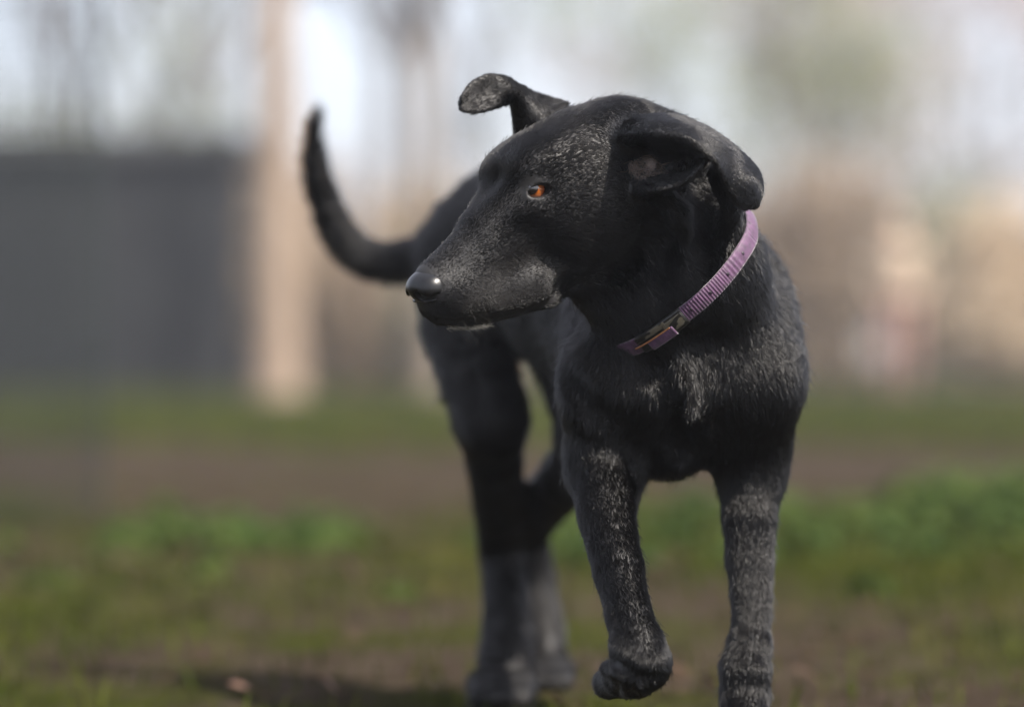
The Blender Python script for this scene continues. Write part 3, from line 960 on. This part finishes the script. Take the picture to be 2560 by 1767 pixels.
def ground_material():
    m, n, l, b = mat_new('soil and thin grass')
    tc = n.new('ShaderNodeTexCoord')
    def noise(sc, det, rough=.55):
        t = n.new('ShaderNodeTexNoise'); t.inputs['Scale'].default_value = sc; t.inputs['Detail'].default_value = det; t.inputs['Roughness'].default_value = rough
        l.new(tc.outputs['Object'], t.inputs['Vector']); return t
    def ramp(src, stops):
        r = n.new('ShaderNodeValToRGB'); el = r.color_ramp.elements
        for i, (p, c) in enumerate(stops):
            e = el[i] if i < 2 else el.new(p)
            e.position = p; e.color = (*c, 1)
        l.new(src, r.inputs['Fac']); return r
    soil = ramp(noise(14, 10, .7).outputs['Fac'], [(.3, (.016, .012, .008)), (.5, (.036, .027, .0195)), (.72, (.068, .053, .042))])
    green = ramp(noise(22, 8, .7).outputs['Fac'], [(.3, (0.009374, 0.01289, 0.001758)), (.52, (0.02637, 0.03222, 0.005273)), (.75, (0.05566, 0.05391, 0.01289))])
    mask = ramp(noise(1.1, 6, .6).outputs['Fac'], [(.48, (0, 0, 0)), (.60, (1, 1, 1))])
    far = n.new('ShaderNodeSeparateXYZ'); l.new(tc.outputs['Object'], far.inputs[0])
    mr = n.new('ShaderNodeMapRange'); mr.inputs['From Min'].default_value = 12; mr.inputs['From Max'].default_value = 17
    l.new(far.outputs['Y'], mr.inputs['Value'])                # the lawn beyond the bare strip
    mxm = n.new('ShaderNodeMath'); mxm.operation = 'MAXIMUM'
    l.new(mask.outputs[0], mxm.inputs[0]); l.new(mr.outputs[0], mxm.inputs[1])
    bare = n.new('ShaderNodeMapRange'); bare.inputs['From Min'].default_value = 7.2; bare.inputs['From Max'].default_value = 8.6
    l.new(far.outputs['Y'], bare.inputs['Value'])
    b2 = n.new('ShaderNodeMapRange'); b2.inputs['From Min'].default_value = 15.5; b2.inputs['From Max'].default_value = 12.5
    l.new(far.outputs['Y'], b2.inputs['Value'])
    bb = n.new('ShaderNodeMath'); bb.operation = 'MULTIPLY'; l.new(bare.outputs[0], bb.inputs[0]); l.new(b2.outputs[0], bb.inputs[1])
    sub = n.new('ShaderNodeMath'); sub.operation = 'SUBTRACT'; sub.use_clamp = True
    l.new(mxm.outputs[0], sub.inputs[0]); l.new(bb.outputs[0], sub.inputs[1])
    mix = n.new('ShaderNodeMix'); mix.data_type = 'RGBA'
    l.new(sub.outputs[0], mix.inputs[0]); l.new(soil.outputs[0], mix.inputs[6]); l.new(green.outputs[0], mix.inputs[7])
    l.new(mix.outputs[2], b.inputs['Base Color'])
    b.inputs['Roughness'].default_value = 1.0; b.inputs['Specular IOR Level'].default_value = 0.0
    bp = n.new('ShaderNodeBump'); bp.inputs['Strength'].default_value = .8; bp.inputs['Distance'].default_value = .02
    l.new(noise(60, 8, .7).outputs['Fac'], bp.inputs['Height']); l.new(bp.outputs[0], b.inputs['Normal'])
    return m
ground = mesh_obj('ground', gv, gf, ground_material())
tag(ground, kind='structure')

# --- grass, weeds and litter: uncountable, real blades
def leaf_mat(name, cols, scale=9, transl=.3):
    m = noise_mat(name, cols, scale=scale, rough=.8, spec=.08)
    n, l = m.node_tree.nodes, m.node_tree.links
    b = n['Principled BSDF']
    t = n.new('ShaderNodeBsdfTranslucent'); mx = n.new('ShaderNodeMixShader'); mx.inputs[0].default_value = transl
    src = b.inputs['Base Color'].links[0].from_socket
    l.new(src, t.inputs['Color']); l.new(b.outputs[0], mx.inputs[1]); l.new(t.outputs[0], mx.inputs[2])
    l.new(mx.outputs[0], n['Material Output'].inputs['Surface'])
    return m
M_GRASS = leaf_mat('grass blades', [(0.01716, 0.02652, 0.00234), (0.0429, 0.05304, 0.00624), (0.078, 0.07176, 0.0156)], scale=6)
M_WEED = leaf_mat('weed leaves', [(0.0175, 0.035, 0.0075), (0.04125, 0.065, 0.015), (0.0775, 0.095, 0.025)], scale=12)
M_DRY = leaf_mat('dry leaves', [(0.0172, 0.01032, 0.006024), (0.0344, 0.0215, 0.01376), (0.05846, 0.03956, 0.02924)], scale=14, transl=.2)

def blades(name, x, y, h, w, mat):
    N = len(x)
    z = ground_z(x, y)
    th = rng.uniform(0, 2 * math.pi, N); le = rng.uniform(.1, .8, N); lt = rng.uniform(0, 2 * math.pi, N)
    B = np.stack([x, y, z - .004], 1)
    side = np.stack([np.cos(th), np.sin(th), np.zeros(N)], 1) * w[:, None]
    lean = np.stack([np.cos(lt) * le, np.sin(lt) * le, np.zeros(N)], 1) * h[:, None]
    up = np.zeros((N, 3)); up[:, 2] = h
    V = np.stack([B - side, B + side, B + side * .7 + lean * .35 + up * .6, B - side * .7 + lean * .35 + up * .6, B + lean + up * .9, B + lean + up * .9 + side * .1], 1).reshape(-1, 3)
    k = np.arange(N)[:, None] * 6
    F = np.concatenate([k + np.array([[0, 1, 2, 3]]), k + np.array([[3, 2, 5, 4]])])
    o = mesh_obj(name, V, F, mat)
    return o
def patch(x, y, f, seed):
    return wav(np.stack([x, y, np.zeros_like(x)], 1), f, seed)
n1 = 150000
gx = rng.uniform(-1.6, 2.0, n1); gyv = 2.4 + 6.6 * rng.random(n1) ** 1.3
keep = (patch(gx, gyv, 3.2, 51) + .45 * patch(gx, gyv, 9, 52) > rng.uniform(-.35, .8, n1)) | (rng.random(n1) < .07)
keep &= ~((gyv > 6.9) & (rng.random(n1) < .8))
gx, gyv = gx[keep], gyv[keep]
gr = blades('grass', gx, gyv, rng.uniform(.012, .042, len(gx)) * (1 + .5 * patch(gx, gyv, 2.2, 53)).clip(.4, 1.8), rng.uniform(.0012, .0026, len(gx)), M_GRASS)
tag(gr, 'short patchy green grass growing in the brown soil', 'grass', kind='stuff')
n2 = 60000
gyv = 13 + 22 * rng.random(n2); gx = rng.uniform(-1, 1, n2) * gyv * .2
ln = blades('lawn', gx, gyv, rng.uniform(.03, .08, n2), rng.uniform(.005, .012, n2), M_GRASS)
tag(ln, 'blurred green lawn beyond the bare strip of soil', 'grass', kind='stuff')

def leaf_cloud(C_, N_, size, shape=1.5):
    """small folded leaves at C_ facing N_"""
    n = len(C_)
    a = rng.normal(size=(n, 3)); a -= (a * N_).sum(1, keepdims=True) * N_; a /= np.linalg.norm(a, axis=1, keepdims=True) + 1e-9
    b = np.cross(N_, a)
    s = size[:, None]
    V = np.stack([C_ - a * s * shape, C_ - b * s + N_ * s * .25, C_ + a * s * shape, C_ + b * s + N_ * s * .25], 1).reshape(-1, 3)
    k = np.arange(n)[:, None] * 4
    F = np.concatenate([k + np.array([[0, 1, 2]]), k + np.array([[0, 2, 3]])])
    return V, F
# weeds: leafy clumps, thick on the bank at the right, a few elsewhere
wc = []
for i in range(150):
    wc.append((rng.normal(1.25, .42), 5.3 + abs(rng.normal(.7, .6)), rng.uniform(.03, .10), rng.uniform(.06, .14)))
for i in range(26):
    wc.append((rng.normal(-.58, .10), rng.normal(6.1, .25), rng.uniform(.03, .08), rng.uniform(.04, .09)))
for i in range(18):
    wc.append((rng.uniform(.05, .5), rng.normal(6.4, .5), rng.uniform(.03, .09), rng.uniform(.05, .1)))
for i in range(14):
    wc.append((rng.uniform(-1.2, 1.3), rng.uniform(4.6, 7), rng.uniform(.015, .04), rng.uniform(.03, .06)))
cc, nn, sz = [], [], []
for (x, y, h, r) in wc:
    k = int(90 * (r / .1) ** 1.5) + 20
    q = rng.normal(size=(k, 3)); q /= np.linalg.norm(q, axis=1, keepdims=True); q[:, 2] = np.abs(q[:, 2])
    rr_ = rng.uniform(.35, 1, (k, 1)) ** .5
    c_ = np.array((x, y, 0)) + q * rr_ * np.array((r, r, h))
    c_[:, 2] += ground_z(c_[:, 0], c_[:, 1])
    cc.append(c_); nn.append(q + rng.normal(size=q.shape) * .4); sz.append(rng.uniform(.006, .016, k))
cc, nn, sz = np.concatenate(cc), np.concatenate(nn), np.concatenate(sz)
nn /= np.linalg.norm(nn, axis=1, keepdims=True)
V_, F_ = leaf_cloud(cc, nn, sz, 1.3)
wd_o = mesh_obj('weeds', V_, F_, M_WEED)
tag(wd_o, 'low leafy green weeds covering the bank and tufts of the ground', 'weeds', kind='stuff')
# dry leaf litter
n3 = 1500
lx = rng.uniform(-1.7, 2.0, n3); ly = 3.0 + 8.5 * rng.random(n3) ** 1.2
kp = patch(lx, ly, 3.0, 61) > rng.uniform(-.6, .7, n3)
lx, ly = lx[kp], ly[kp]
cn = rng.normal(size=(len(lx), 3)) * .45; cn[:, 2] = 1; cn /= np.linalg.norm(cn, axis=1, keepdims=True)
V_, F_ = leaf_cloud(np.stack([lx, ly, ground_z(lx, ly) + .012], 1), cn, rng.uniform(.005, .016, len(lx)), 1.5)
lit = mesh_obj('leaf_litter', V_, F_, M_DRY)
tag(lit, 'brown dry leaf litter scattered over soil and grass', 'leaf litter', kind='stuff')

def fallen_leaf(x, py, size, label, mat, tilt=(0.3, 0.2, 0.0), up=0.012):
    Y = gy(py); X = wx(x, Y)
    n, m = 9, 4
    V, F = [], []
    for i in range(n):
        t = i / (n - 1)
        w = math.sin(math.pi * t ** .8) * .48 * (1 - .25 * t) + .015
        for j in range(-m, m + 1):
            s = j / m
            V.append((s * w * size, (t - .5) * 2 * size, size * (.28 * s * s * w - .35 * (t - .5) ** 2 + .03 * math.sin(9 * t + 2 * s))))
    c = 2 * m + 1
    for i in range(n - 1):
        for j in range(c - 1):
            F.append((i * c + j, i * c + j + 1, (i + 1) * c + j + 1, (i + 1) * c + j))
    o = mesh_obj('fallen_leaf', V, F, mat)
    o.location = (X, Y, float(ground_z(X, Y)) + up)
    o.rotation_euler = tilt
    sm = o.modifiers.new('thickness', 'SOLIDIFY'); sm.thickness = .0006
    tag(o, label, 'leaf', 'fallen leaves on the ground')
    st = []
    sf = []
    for i in range(5):
        for k in range(4):
            st.append((math.cos(k * 1.571) * .0012, -size * (1 + .12 * i), math.sin(k * 1.571) * .0012 - size * .09 + .002 * i))
    for i in range(4):
        for k in range(4):
            sf.append((i * 4 + k, i * 4 + (k + 1) % 4, i * 4 + 4 + (k + 1) % 4, i * 4 + 4 + k))
    mesh_obj('stalk', st, sf, mat, o)
    return o
M_LP = leaf_mat('pinkish dry leaf', [(0.09672, 0.0558, 0.04092), (0.1562, 0.1004, 0.07812)], scale=30, transl=.2)
M_LO = leaf_mat('orange dry leaf', [(0.1265, 0.05208, 0.0186), (0.186, 0.093, 0.0372)], scale=30, transl=.25)
M_LT = leaf_mat('tan dry leaf', [(0.08184, 0.05952, 0.03348), (0.1339, 0.1004, 0.06324)], scale=30, transl=.2)
fallen_leaf(1312, 1752, .022, 'orange curled leaf standing up beside the hind paw', M_LO, (1.1, .2, .5), .022)
fallen_leaf(810, 1730, .022, 'pinkish orange dry leaf at the bottom edge, left of the hind paws', M_LP, (.5, .3, 1.0), .02)
fallen_leaf(610, 1738, .024, 'small pale pinkish leaf, leftmost along the bottom edge', M_LP, (.4, -.3, 2.1), .015)
fallen_leaf(860, 1500, .040, 'large pale pinkish dry leaf on the soil left of the hind legs', M_LP, (.7, .3, 1.3), .03)
fallen_leaf(1385, 1762, .020, 'small tan leaf lying between hind paw and lifted forepaw', M_LT, (.5, .2, 1.9), .012)

# --- dark shed far left
def box_v(x0, x1, y0, y1, z0, z1):
    V = [(x, y, z) for x in (x0, x1) for y in (y0, y1) for z in (z0, z1)]
    F = [(0, 1, 3, 2), (4, 6, 7, 5), (0, 4, 5, 1), (2, 3, 7, 6), (0, 2, 6, 4), (1, 5, 7, 3)]
    return V, F
def box(name, x0, x1, y0, y1, z0, z1, mat, parent=None):
    return mesh_obj(name, *box_v(x0, x1, y0, y1, z0, z1), mat, parent, smooth=False)
M_SHED = noise_mat('dark slate boards', [(0.004557, 0.00521, 0.00586), (0.00716, 0.00807, 0.008855)], scale=1.6, rough=.8, bump=.2)
M_SHED2 = noise_mat('dark blue grey boards', [(0.003385, 0.003906, 0.004687), (0.00573, 0.00651, 0.00755)], scale=1.6, rough=.8, bump=.2)
M_ROOF = noise_mat('grey roofing', [(0.02604, 0.02604, 0.02604), (0.04427, 0.04427, 0.04427)], scale=3, rough=.9)
YS = 30.0
sx1 = wx(585, YS)
shed = empty('shed', (sx1 - 4, YS, 0))
tag(shed, 'dark slate grey shed with flat roof at the far left', 'shed')
def local(o, root):
    o.parent = root
    o.matrix_parent_inverse = Matrix.Translation(-Vector(root.location))
    return o
zt = wz(335, YS)
bw = .62
k = 0
x = sx1
while x > sx1 - 8.2:
    local(box('wall_panel', x - bw + .02, x, YS, YS + .06, -.05, zt - .18, M_SHED if k % 3 else M_SHED2), shed)
    x -= bw; k += 1
local(box('side_wall', sx1 - .06, sx1 - .001, YS + .061, YS + 4, -.05, zt - .18, M_SHED2), shed)
local(box('back_wall', sx1 - 8.3, sx1 - .07, YS + 3.94, YS + 4.0, -.05, zt - .18, M_SHED2), shed)
local(box('roof', sx1 - 8.6, sx1 + .12, YS - .2, YS + 4.2, zt - .175, zt, M_ROOF), shed)
dr = local(box('door', sx1 - 3.5, sx1 - 2.6, YS - .05, YS - .003, .02, 2.0, M_SHED2), shed)
box('handle', sx1 - 2.74, sx1 - 2.70, YS - .09, YS - .052, .95, 1.15, M_ROOF, dr)
# --- wire mesh fence panel near the left edge, thin enough to look through
M_FEN = noise_mat('teal grey coated wire', [(0.007, 0.0112, 0.01155), (0.0112, 0.0161, 0.0161)], scale=5, rough=.7)
YF = gy(1330)
fx1 = wx(238, YF)
fence = empty('fence_panel', (fx1, YF, 0))
tag(fence, 'teal grey wire mesh fence panel with a slim post at the left edge', 'fence')
def tube(path, radii, seg, V, F):
    path = np.asarray(path); base = len(V)
    for i, (p, r) in enumerate(zip(path, radii)):
        d = path[min(i + 1, len(path) - 1)] - path[max(i - 1, 0)]
        d = d / (np.linalg.norm(d) + 1e-9)
        u = np.cross(d, (.3, .9, .1)); u /= np.linalg.norm(u) + 1e-9
        w = np.cross(d, u)
        for k in range(seg):
            a = 2 * math.pi * k / seg
            V.append(p + (u * math.cos(a) + w * math.sin(a)) * r)
    for i in range(len(path) - 1):
        for k in range(seg):
            F.append((base + i * seg + k, base + i * seg + (k + 1) % seg, base + (i + 1) * seg + (k + 1) % seg, base + (i + 1) * seg + k))

V, F = [], []
def bar(p, q, r):
    tube([np.array(p), np.array(q)], [r, r], 4, V, F)
FH_ = 1.7
for i in range(48):
    bar((-.010 - i * .021, 0, .01), (-.010 - i * .021, 0, FH_), .0019)
for j in range(80):
    bar((0, .004, .02 + j * .021), (-1.0, .004, .02 + j * .021), .0017)
wm = mesh_obj('wire_mesh', np.array(V), F, M_FEN, fence)
tag(wm, kind='stuff')
V, F = [], []
tube([np.array((.008, 0, -.1)), np.array((.008, 0, FH_ + .04)), np.array((.008, 0, FH_ + .045))], [.006, .006, .001], 10, V, F)
mesh_obj('post', np.array(V), F, M_FEN, fence)

# --- trees
def branch(p, d, L, r, depth, V, F, R_, tips):
    n = 5
    path, rad = [p.copy()], [r]
    q = p.copy(); dd = d.copy()
    for i in range(n):
        dd = dd + R_.normal(size=3) * .13 + np.array((0, 0, .05)); dd /= np.linalg.norm(dd)
        q = q + dd * L / n
        path.append(q.copy()); rad.append(r * (1 - .55 * (i + 1) / n))
    tube(path, rad, 6 if depth > 2 else 4, V, F)
    if depth == 0:
        tips.append(q); return
    for k in range(R_.integers(3, 5)):
        t = R_.uniform(.35, 1)
        i = min(int(t * n), n - 1)
        pp = path[i] + (path[i + 1] - path[i]) * (t * n - i)
        nd = dd + R_.normal(size=3) * .55 + np.array((0, 0, .15)); nd /= np.linalg.norm(nd)
        branch(pp, nd, L * R_.uniform(.5, .75), max(.006, rad[i] * .6), depth - 1, V, F, R_, tips)

def bare_tree(x, Y, h, r, seed, name, label, mat, matb=None, fork=.5, leaves=None, lean=(0, 0), nl=5, depth=3, group=None, leafn=0, leafsize=.05):
    R_ = np.random.default_rng(seed)
    X = wx(x, Y)
    t = empty(name, (X, Y, 0))
    tag(t, label, 'tree', group)
    V, F = [], []
    path, rad = [], []
    for i in range(9):
        q = i / 8
        path.append(np.array((lean[0] * q + .04 * math.sin(3 * q + seed), lean[1] * q + .04 * math.cos(4 * q + seed), -.1 + q * h * fork)))
        rad.append(r * (1.25 if i == 0 else 1) * (1 - .35 * q))
    tube(path, rad, 12, V, F)
    mesh_obj('trunk', V, F, mat, t)
    V, F, tips = [], [], []
    for k in range(nl):
        a = 2 * math.pi * k / nl + R_.uniform(-.4, .4)
        q = path[R_.integers(5, 9)]
        d = np.array((math.cos(a) * .6, math.sin(a) * .6, 1.0)); d /= np.linalg.norm(d)
        branch(q.copy(), d, h * (1 - fork) * R_.uniform(.45, .7), r * .5, depth, V, F, R_, tips)
    cr_ = mesh_obj('crown', np.array(V), F, matb or mat, t)
    if leaves:
        tp = np.array(tips)
        c_ = tp[R_.integers(0, len(tp), leafn)] + R_.normal(size=(leafn, 3)) * .28
        nn_ = R_.normal(size=(leafn, 3)); nn_ /= np.linalg.norm(nn_, axis=1, keepdims=True)
        V_, F_ = leaf_cloud(c_, nn_, R_.uniform(.6, 1.2, leafn) * leafsize, 1.4)
        mesh_obj('foliage', V_, F_, leaves, t)
    return t
M_PALE = noise_mat('pale sunlit bark', [(0.1639, 0.1165, 0.08198), (0.2503, 0.1898, 0.1424)], scale=4, rough=.9, bump=.5)
M_TAN = noise_mat('tan bark', [(0.1079, 0.08271, 0.06113), (0.1654, 0.1331, 0.1043)], scale=4, rough=.9, bump=.5)
M_GREY = noise_mat('grey bark', [(0.0744, 0.0682, 0.0651), (0.1364, 0.124, 0.1178)], scale=4, rough=.9, bump=.5)
M_OLIVE = leaf_mat('olive leaves', [(0.137, 0.1507, 0.06851), (0.274, 0.2878, 0.1507)], scale=2)
bare_tree(682, 25.0, 9.0, .20, 1, 'pale_tree', 'pale sunlit tree trunk standing right of the dark shed', M_PALE, M_TAN, fork=.62)
bare_tree(1065, 27.0, 8.5, .14, 2, 'tan_tree', 'tan tree trunk between the tail and the dog\'s head', M_TAN, M_GREY, fork=.5)
G = 'bare grey trees behind the shed and the dog'
bare_tree(150, 44, 11, .20, 3, 'bare_tree', 'bare grey tree behind the shed, nearest the left edge', M_GREY, fork=.4, group=G, depth=4)
bare_tree(430, 47, 12, .20, 4, 'bare_tree', 'bare grey tree behind the right half of the shed roof', M_GREY, fork=.4, group=G, depth=4)
bare_tree(545, 40, 10, .16, 13, 'bare_tree', 'bare grey tree at the shed\'s right corner, beside the pale trunk', M_GREY, fork=.4, group=G, depth=4)
bare_tree(960, 42, 13, .15, 5, 'bare_tree', 'slender bare grey tree above the curve of the tail', M_GREY, fork=.55, group=G)
bare_tree(1180, 48, 11, .12, 6, 'bare_tree', 'thin bare grey tree rising behind the raised ear', M_GREY, fork=.5, group=G)
bare_tree(1572, 60, 13, .10, 7, 'bare_tree', 'faint thin bare tree above the top of the dog\'s head', M_GREY, fork=.6, group=G, nl=3)
bare_tree(1870, 36, 5.6, .12, 8, 'olive_tree', 'pale olive leafy tree behind the dog\'s folded ear', M_GREY, fork=.35, leaves=M_OLIVE, leafn=3000, leafsize=.045)

# --- dry shrubs along the far edge of the lawn
M_SHR = leaf_mat('dry beige shrub leaves', [(0.2427, 0.1881, 0.1335), (0.4005, 0.3155, 0.2306)], scale=3, transl=.6)  # shrub leaf colours lifted paler: part of the haze's brightness is painted in
M_SHR2 = leaf_mat('pale straw shrub leaves', [(0.4127, 0.3277, 0.2306), (0.631, 0.5219, 0.3883)], scale=3, transl=.6)
M_SHR3 = leaf_mat('grey green shrub leaves', [(0.1942, 0.2063, 0.1456), (0.3277, 0.3399, 0.2427)], scale=3, transl=.6)
M_TWIG = noise_mat('shrub twigs', [(0.062, 0.0465, 0.031), (0.1054, 0.0806, 0.062)], scale=6, rough=.9)
def shrub(x, Y, w, h, label, mat, seed):
    R_ = np.random.default_rng(seed)
    X = wx(x, Y)
    t = empty('dry_shrub', (X, Y, 0))
    tag(t, label, 'shrub', 'dry shrubs along the far edge of the lawn')
    V, F, tips = [], [], []
    for k in range(9):
        a = R_.uniform(0, 6.28)
        p = np.array((R_.uniform(-.3, .3) * w, R_.uniform(-.2, .2), -.05))
        d = np.array((math.cos(a) * .35, math.sin(a) * .3, 1.0)); d /= np.linalg.norm(d)
        branch(p, d, h * .55, .022, 2, V, F, R_, tips)
    mesh_obj('stem', np.array(V), F, M_TWIG, t)
    n = 4200
    lob = R_.normal(size=(16, 3)) * np.array((.24 * w, .35, .22 * h)) + np.array((0, 0, h * .52))
    c_ = lob[R_.integers(0, 16, n)] + R_.normal(size=(n, 3)) * np.array((.15 * w, .3, .15 * h))
    c_[:, 2] = np.abs(c_[:, 2])
    nn_ = R_.normal(size=(n, 3)); nn_ /= np.linalg.norm(nn_, axis=1, keepdims=True)
    V_, F_ = leaf_cloud(c_, nn_, R_.uniform(.03, .07, n), 1.4)
    mesh_obj('foliage', V_, F_, mat, t)
shrub(180, 37, 2.6, 3.5, 'twiggy grey tan shrub rising behind the left half of the shed', M_SHR3, 41)
shrub(440, 37, 2.4, 3.4, 'twiggy grey tan shrub rising behind the right half of the shed', M_SHR3, 42)
shrub(840, 32, 1.3, 1.9, 'dry beige shrub between the pale trunk and the tail\'s curve', M_SHR, 21)
shrub(1010, 33, 1.3, 2.1, 'pale straw shrub directly below the tail, left of the tan trunk', M_SHR2, 22)
shrub(1130, 30, 1.0, 1.2, 'low grey green shrub beside the dog\'s hind leg', M_SHR3, 23)
shrub(1360, 33, 1.5, 2.0, 'dry beige shrub behind the dog\'s belly, seen between its legs', M_SHR, 24)
shrub(1720, 34, 1.6, 2.0, 'dry beige shrub hidden behind the dog\'s chest', M_SHR, 25)
shrub(2030, 33, 1.5, 2.1, 'dry beige shrub just right of the dog\'s shoulder', M_SHR, 26)
shrub(2330, 35, 1.4, 2.0, 'grey green shrub behind the standing person', M_SHR3, 27)
shrub(2500, 31, 1.5, 1.6, 'pale straw shrub at the right edge', M_SHR2, 28)

# --- pale blossoming trees in the haze at the far right
M_BLOS = leaf_mat('pinkish white blossom', [(.46, .40, .40), (.62, .57, .57)], scale=2, transl=.55)
bare_tree(2110, 44, 8.5, .14, 31, 'blossom_tree', 'pale pinkish blossom tree above the dog\'s shoulder, left of its pair', M_TAN, fork=.3, leaves=M_BLOS, leafn=5200, leafsize=.055, nl=6, group='blossom trees at the right')
bare_tree(2420, 48, 9.0, .14, 32, 'blossom_tree', 'pale white blossom tree in bright haze at the right edge', M_TAN, fork=.3, leaves=M_BLOS, leafn=5200, leafsize=.055, nl=6, group='blossom trees at the right')

# --- a person standing far off on the lawn
def person(x, Y, hgt):
    X = wx(x, Y)
    root = empty('person', (X, Y, float(ground_z(X, Y))))
    tag(root, 'blurred standing person in a tan jacket and pinkish trousers, fair haired, at the right', 'person')
    global PR
    save = PR; PR = []
    u = hgt / 1.7
    def c(a, b, ra, rb, k=.05): cone(np.array(a) * u, np.array(b) * u, ra * u, rb * u, k=k)
    c((0, 0, 1.02), (0, 0, 1.32), .135, .155, .05)
    c((-.13, 0, 1.38), (.13, 0, 1.38), .07, .07, .06)
    c((0, 0, 1.42), (0, -.01, 1.50), .055, .05, .03)
    ell(np.array((0, -.02, 1.60)) * u, np.array((.075, .095, .115)) * u, ID, k=.02)
    ball(np.array((0, -.115, 1.585)) * u, .018 * u, k=.02)
    for s in (1, -1):
        c((s * .19, 0, 1.37), (s * .25, .02, 1.10), .058, .045)
        c((s * .25, .02, 1.10), (s * .17, -.13, .95), .042, .033, .03)
        c((s * .17, -.13, .95), (s * .11, -.18, .96), .034, .024, .02)
        for f in range(4):
            c((s * .12, -.18, .985 - .018 * f), (s * .05, -.205, .980 - .020 * f), .010, .008, .008)
        c((s * .13, -.165, .98), (s * .10, -.19, 1.02), .011, .009, .01)
        c((s * .09, 0, .95), (s * .105, -.01, .52), .092, .062)
        c((s * .105, -.01, .52), (s * .11, .02, .10), .060, .042, .03)
        c((s * .11, .03, .05), (s * .12, -.13, .035), .046, .036, .03)
        ball(np.array((s * .078, -.01, 1.60)) * u, .02 * u, k=.01)
    prims = PR; PR = save
    lo_ = np.min([p['c'] - p['R'] for p in prims], axis=0) - .02
    hi_ = np.max([p['c'] + p['R'] for p in prims], axis=0) + .02
    V, F = polygonise(prims, [], .012, lo_, hi_)
    V = smooth_mesh(V, F, 2)
    mats = [noise_mat('tan jacket', [(0.2604, 0.1984, 0.1426), (0.3224, 0.2542, 0.1922)], scale=8), noise_mat('pinkish trousers', [(0.2232, 0.124, 0.1054), (0.2728, 0.1612, 0.1364)], scale=8),
            noise_mat('fair skin', [(0.341, 0.2232, 0.1736), (0.3844, 0.2604, 0.2046)], scale=8), noise_mat('dark shoes', [(0.031, 0.0279, 0.0248), (0.0558, 0.0496, 0.0434)], scale=8)]
    body = mesh_obj('body', V, F, None, root)
    for m in mats: body.data.materials.append(m)
    cen = V[F].mean(1) / u
    mi = np.where(cen[:, 2] < .09, 3, np.where(cen[:, 2] < .96, 1, np.where(cen[:, 2] > 1.455, 2, 0)))
    hand = (cen[:, 1] < -.135) & (cen[:, 2] > .88) & (cen[:, 2] < 1.06)
    mi[hand] = 2
    body.data.polygons.foreach_set('material_index', mi.astype(np.int32))
    body.data.update()
    save = PR; PR = []
    ell(np.array((0, .005, 1.635)) * u, np.array((.086, .098, .10)) * u, ID, k=.02)
    c((0, .06, 1.62), (0, .07, 1.46), .075, .06, .03)
    prims = PR; PR = save
    ct = [dict(t='e', c=np.array((0, -.10, 1.585)) * u, r=np.array((.062, .07, .085)) * u, ax=ID, k=.015, R=.1)]
    V, F = polygonise(prims, ct, .010, np.array((-.14, -.16, 1.34)) * u, np.array((.14, .20, 1.78)) * u)
    mesh_obj('hair', V, F, noise_mat('fair hair', [(0.279, 0.2108, 0.1364), (0.372, 0.2976, 0.2108)], scale=30), root)
    for s in (1, -1):
        bm = bmesh.new(); bmesh.ops.create_uvsphere(bm, u_segments=10, v_segments=8, radius=.013 * u)
        me = bpy.data.meshes.new('eye'); bm.to_mesh(me); bm.free(); me.materials.append(mats[3])
        o = link(bpy.data.objects.new('eye', me), root); o.location = (s * .032 * u, -.104 * u, 1.61 * u)
person(2245, 27.0, 1.56)

# --- the hazy air towards the sun
def haze_box():
    V, F = box_v(-165, 165, -45, 425, -1.3, 18)
    m = bpy.data.materials.new('haze'); m.use_nodes = True
    n, l = m.node_tree.nodes, m.node_tree.links
    n.clear()
    o = n.new('ShaderNodeOutputMaterial'); v = n.new('ShaderNodeVolumePrincipled')
    v.inputs['Color'].default_value = (.95, .95, .97, 1)
    v.inputs['Density'].default_value = .0039
    v.inputs['Anisotropy'].default_value = .65
    l.new(v.outputs[0], o.inputs['Volume'])
    h = mesh_obj('haze', V, F, m, smooth=False)
    tag(h, 'pale sunlit haze filling the air over the lawn', 'haze', kind='stuff')
haze_box()
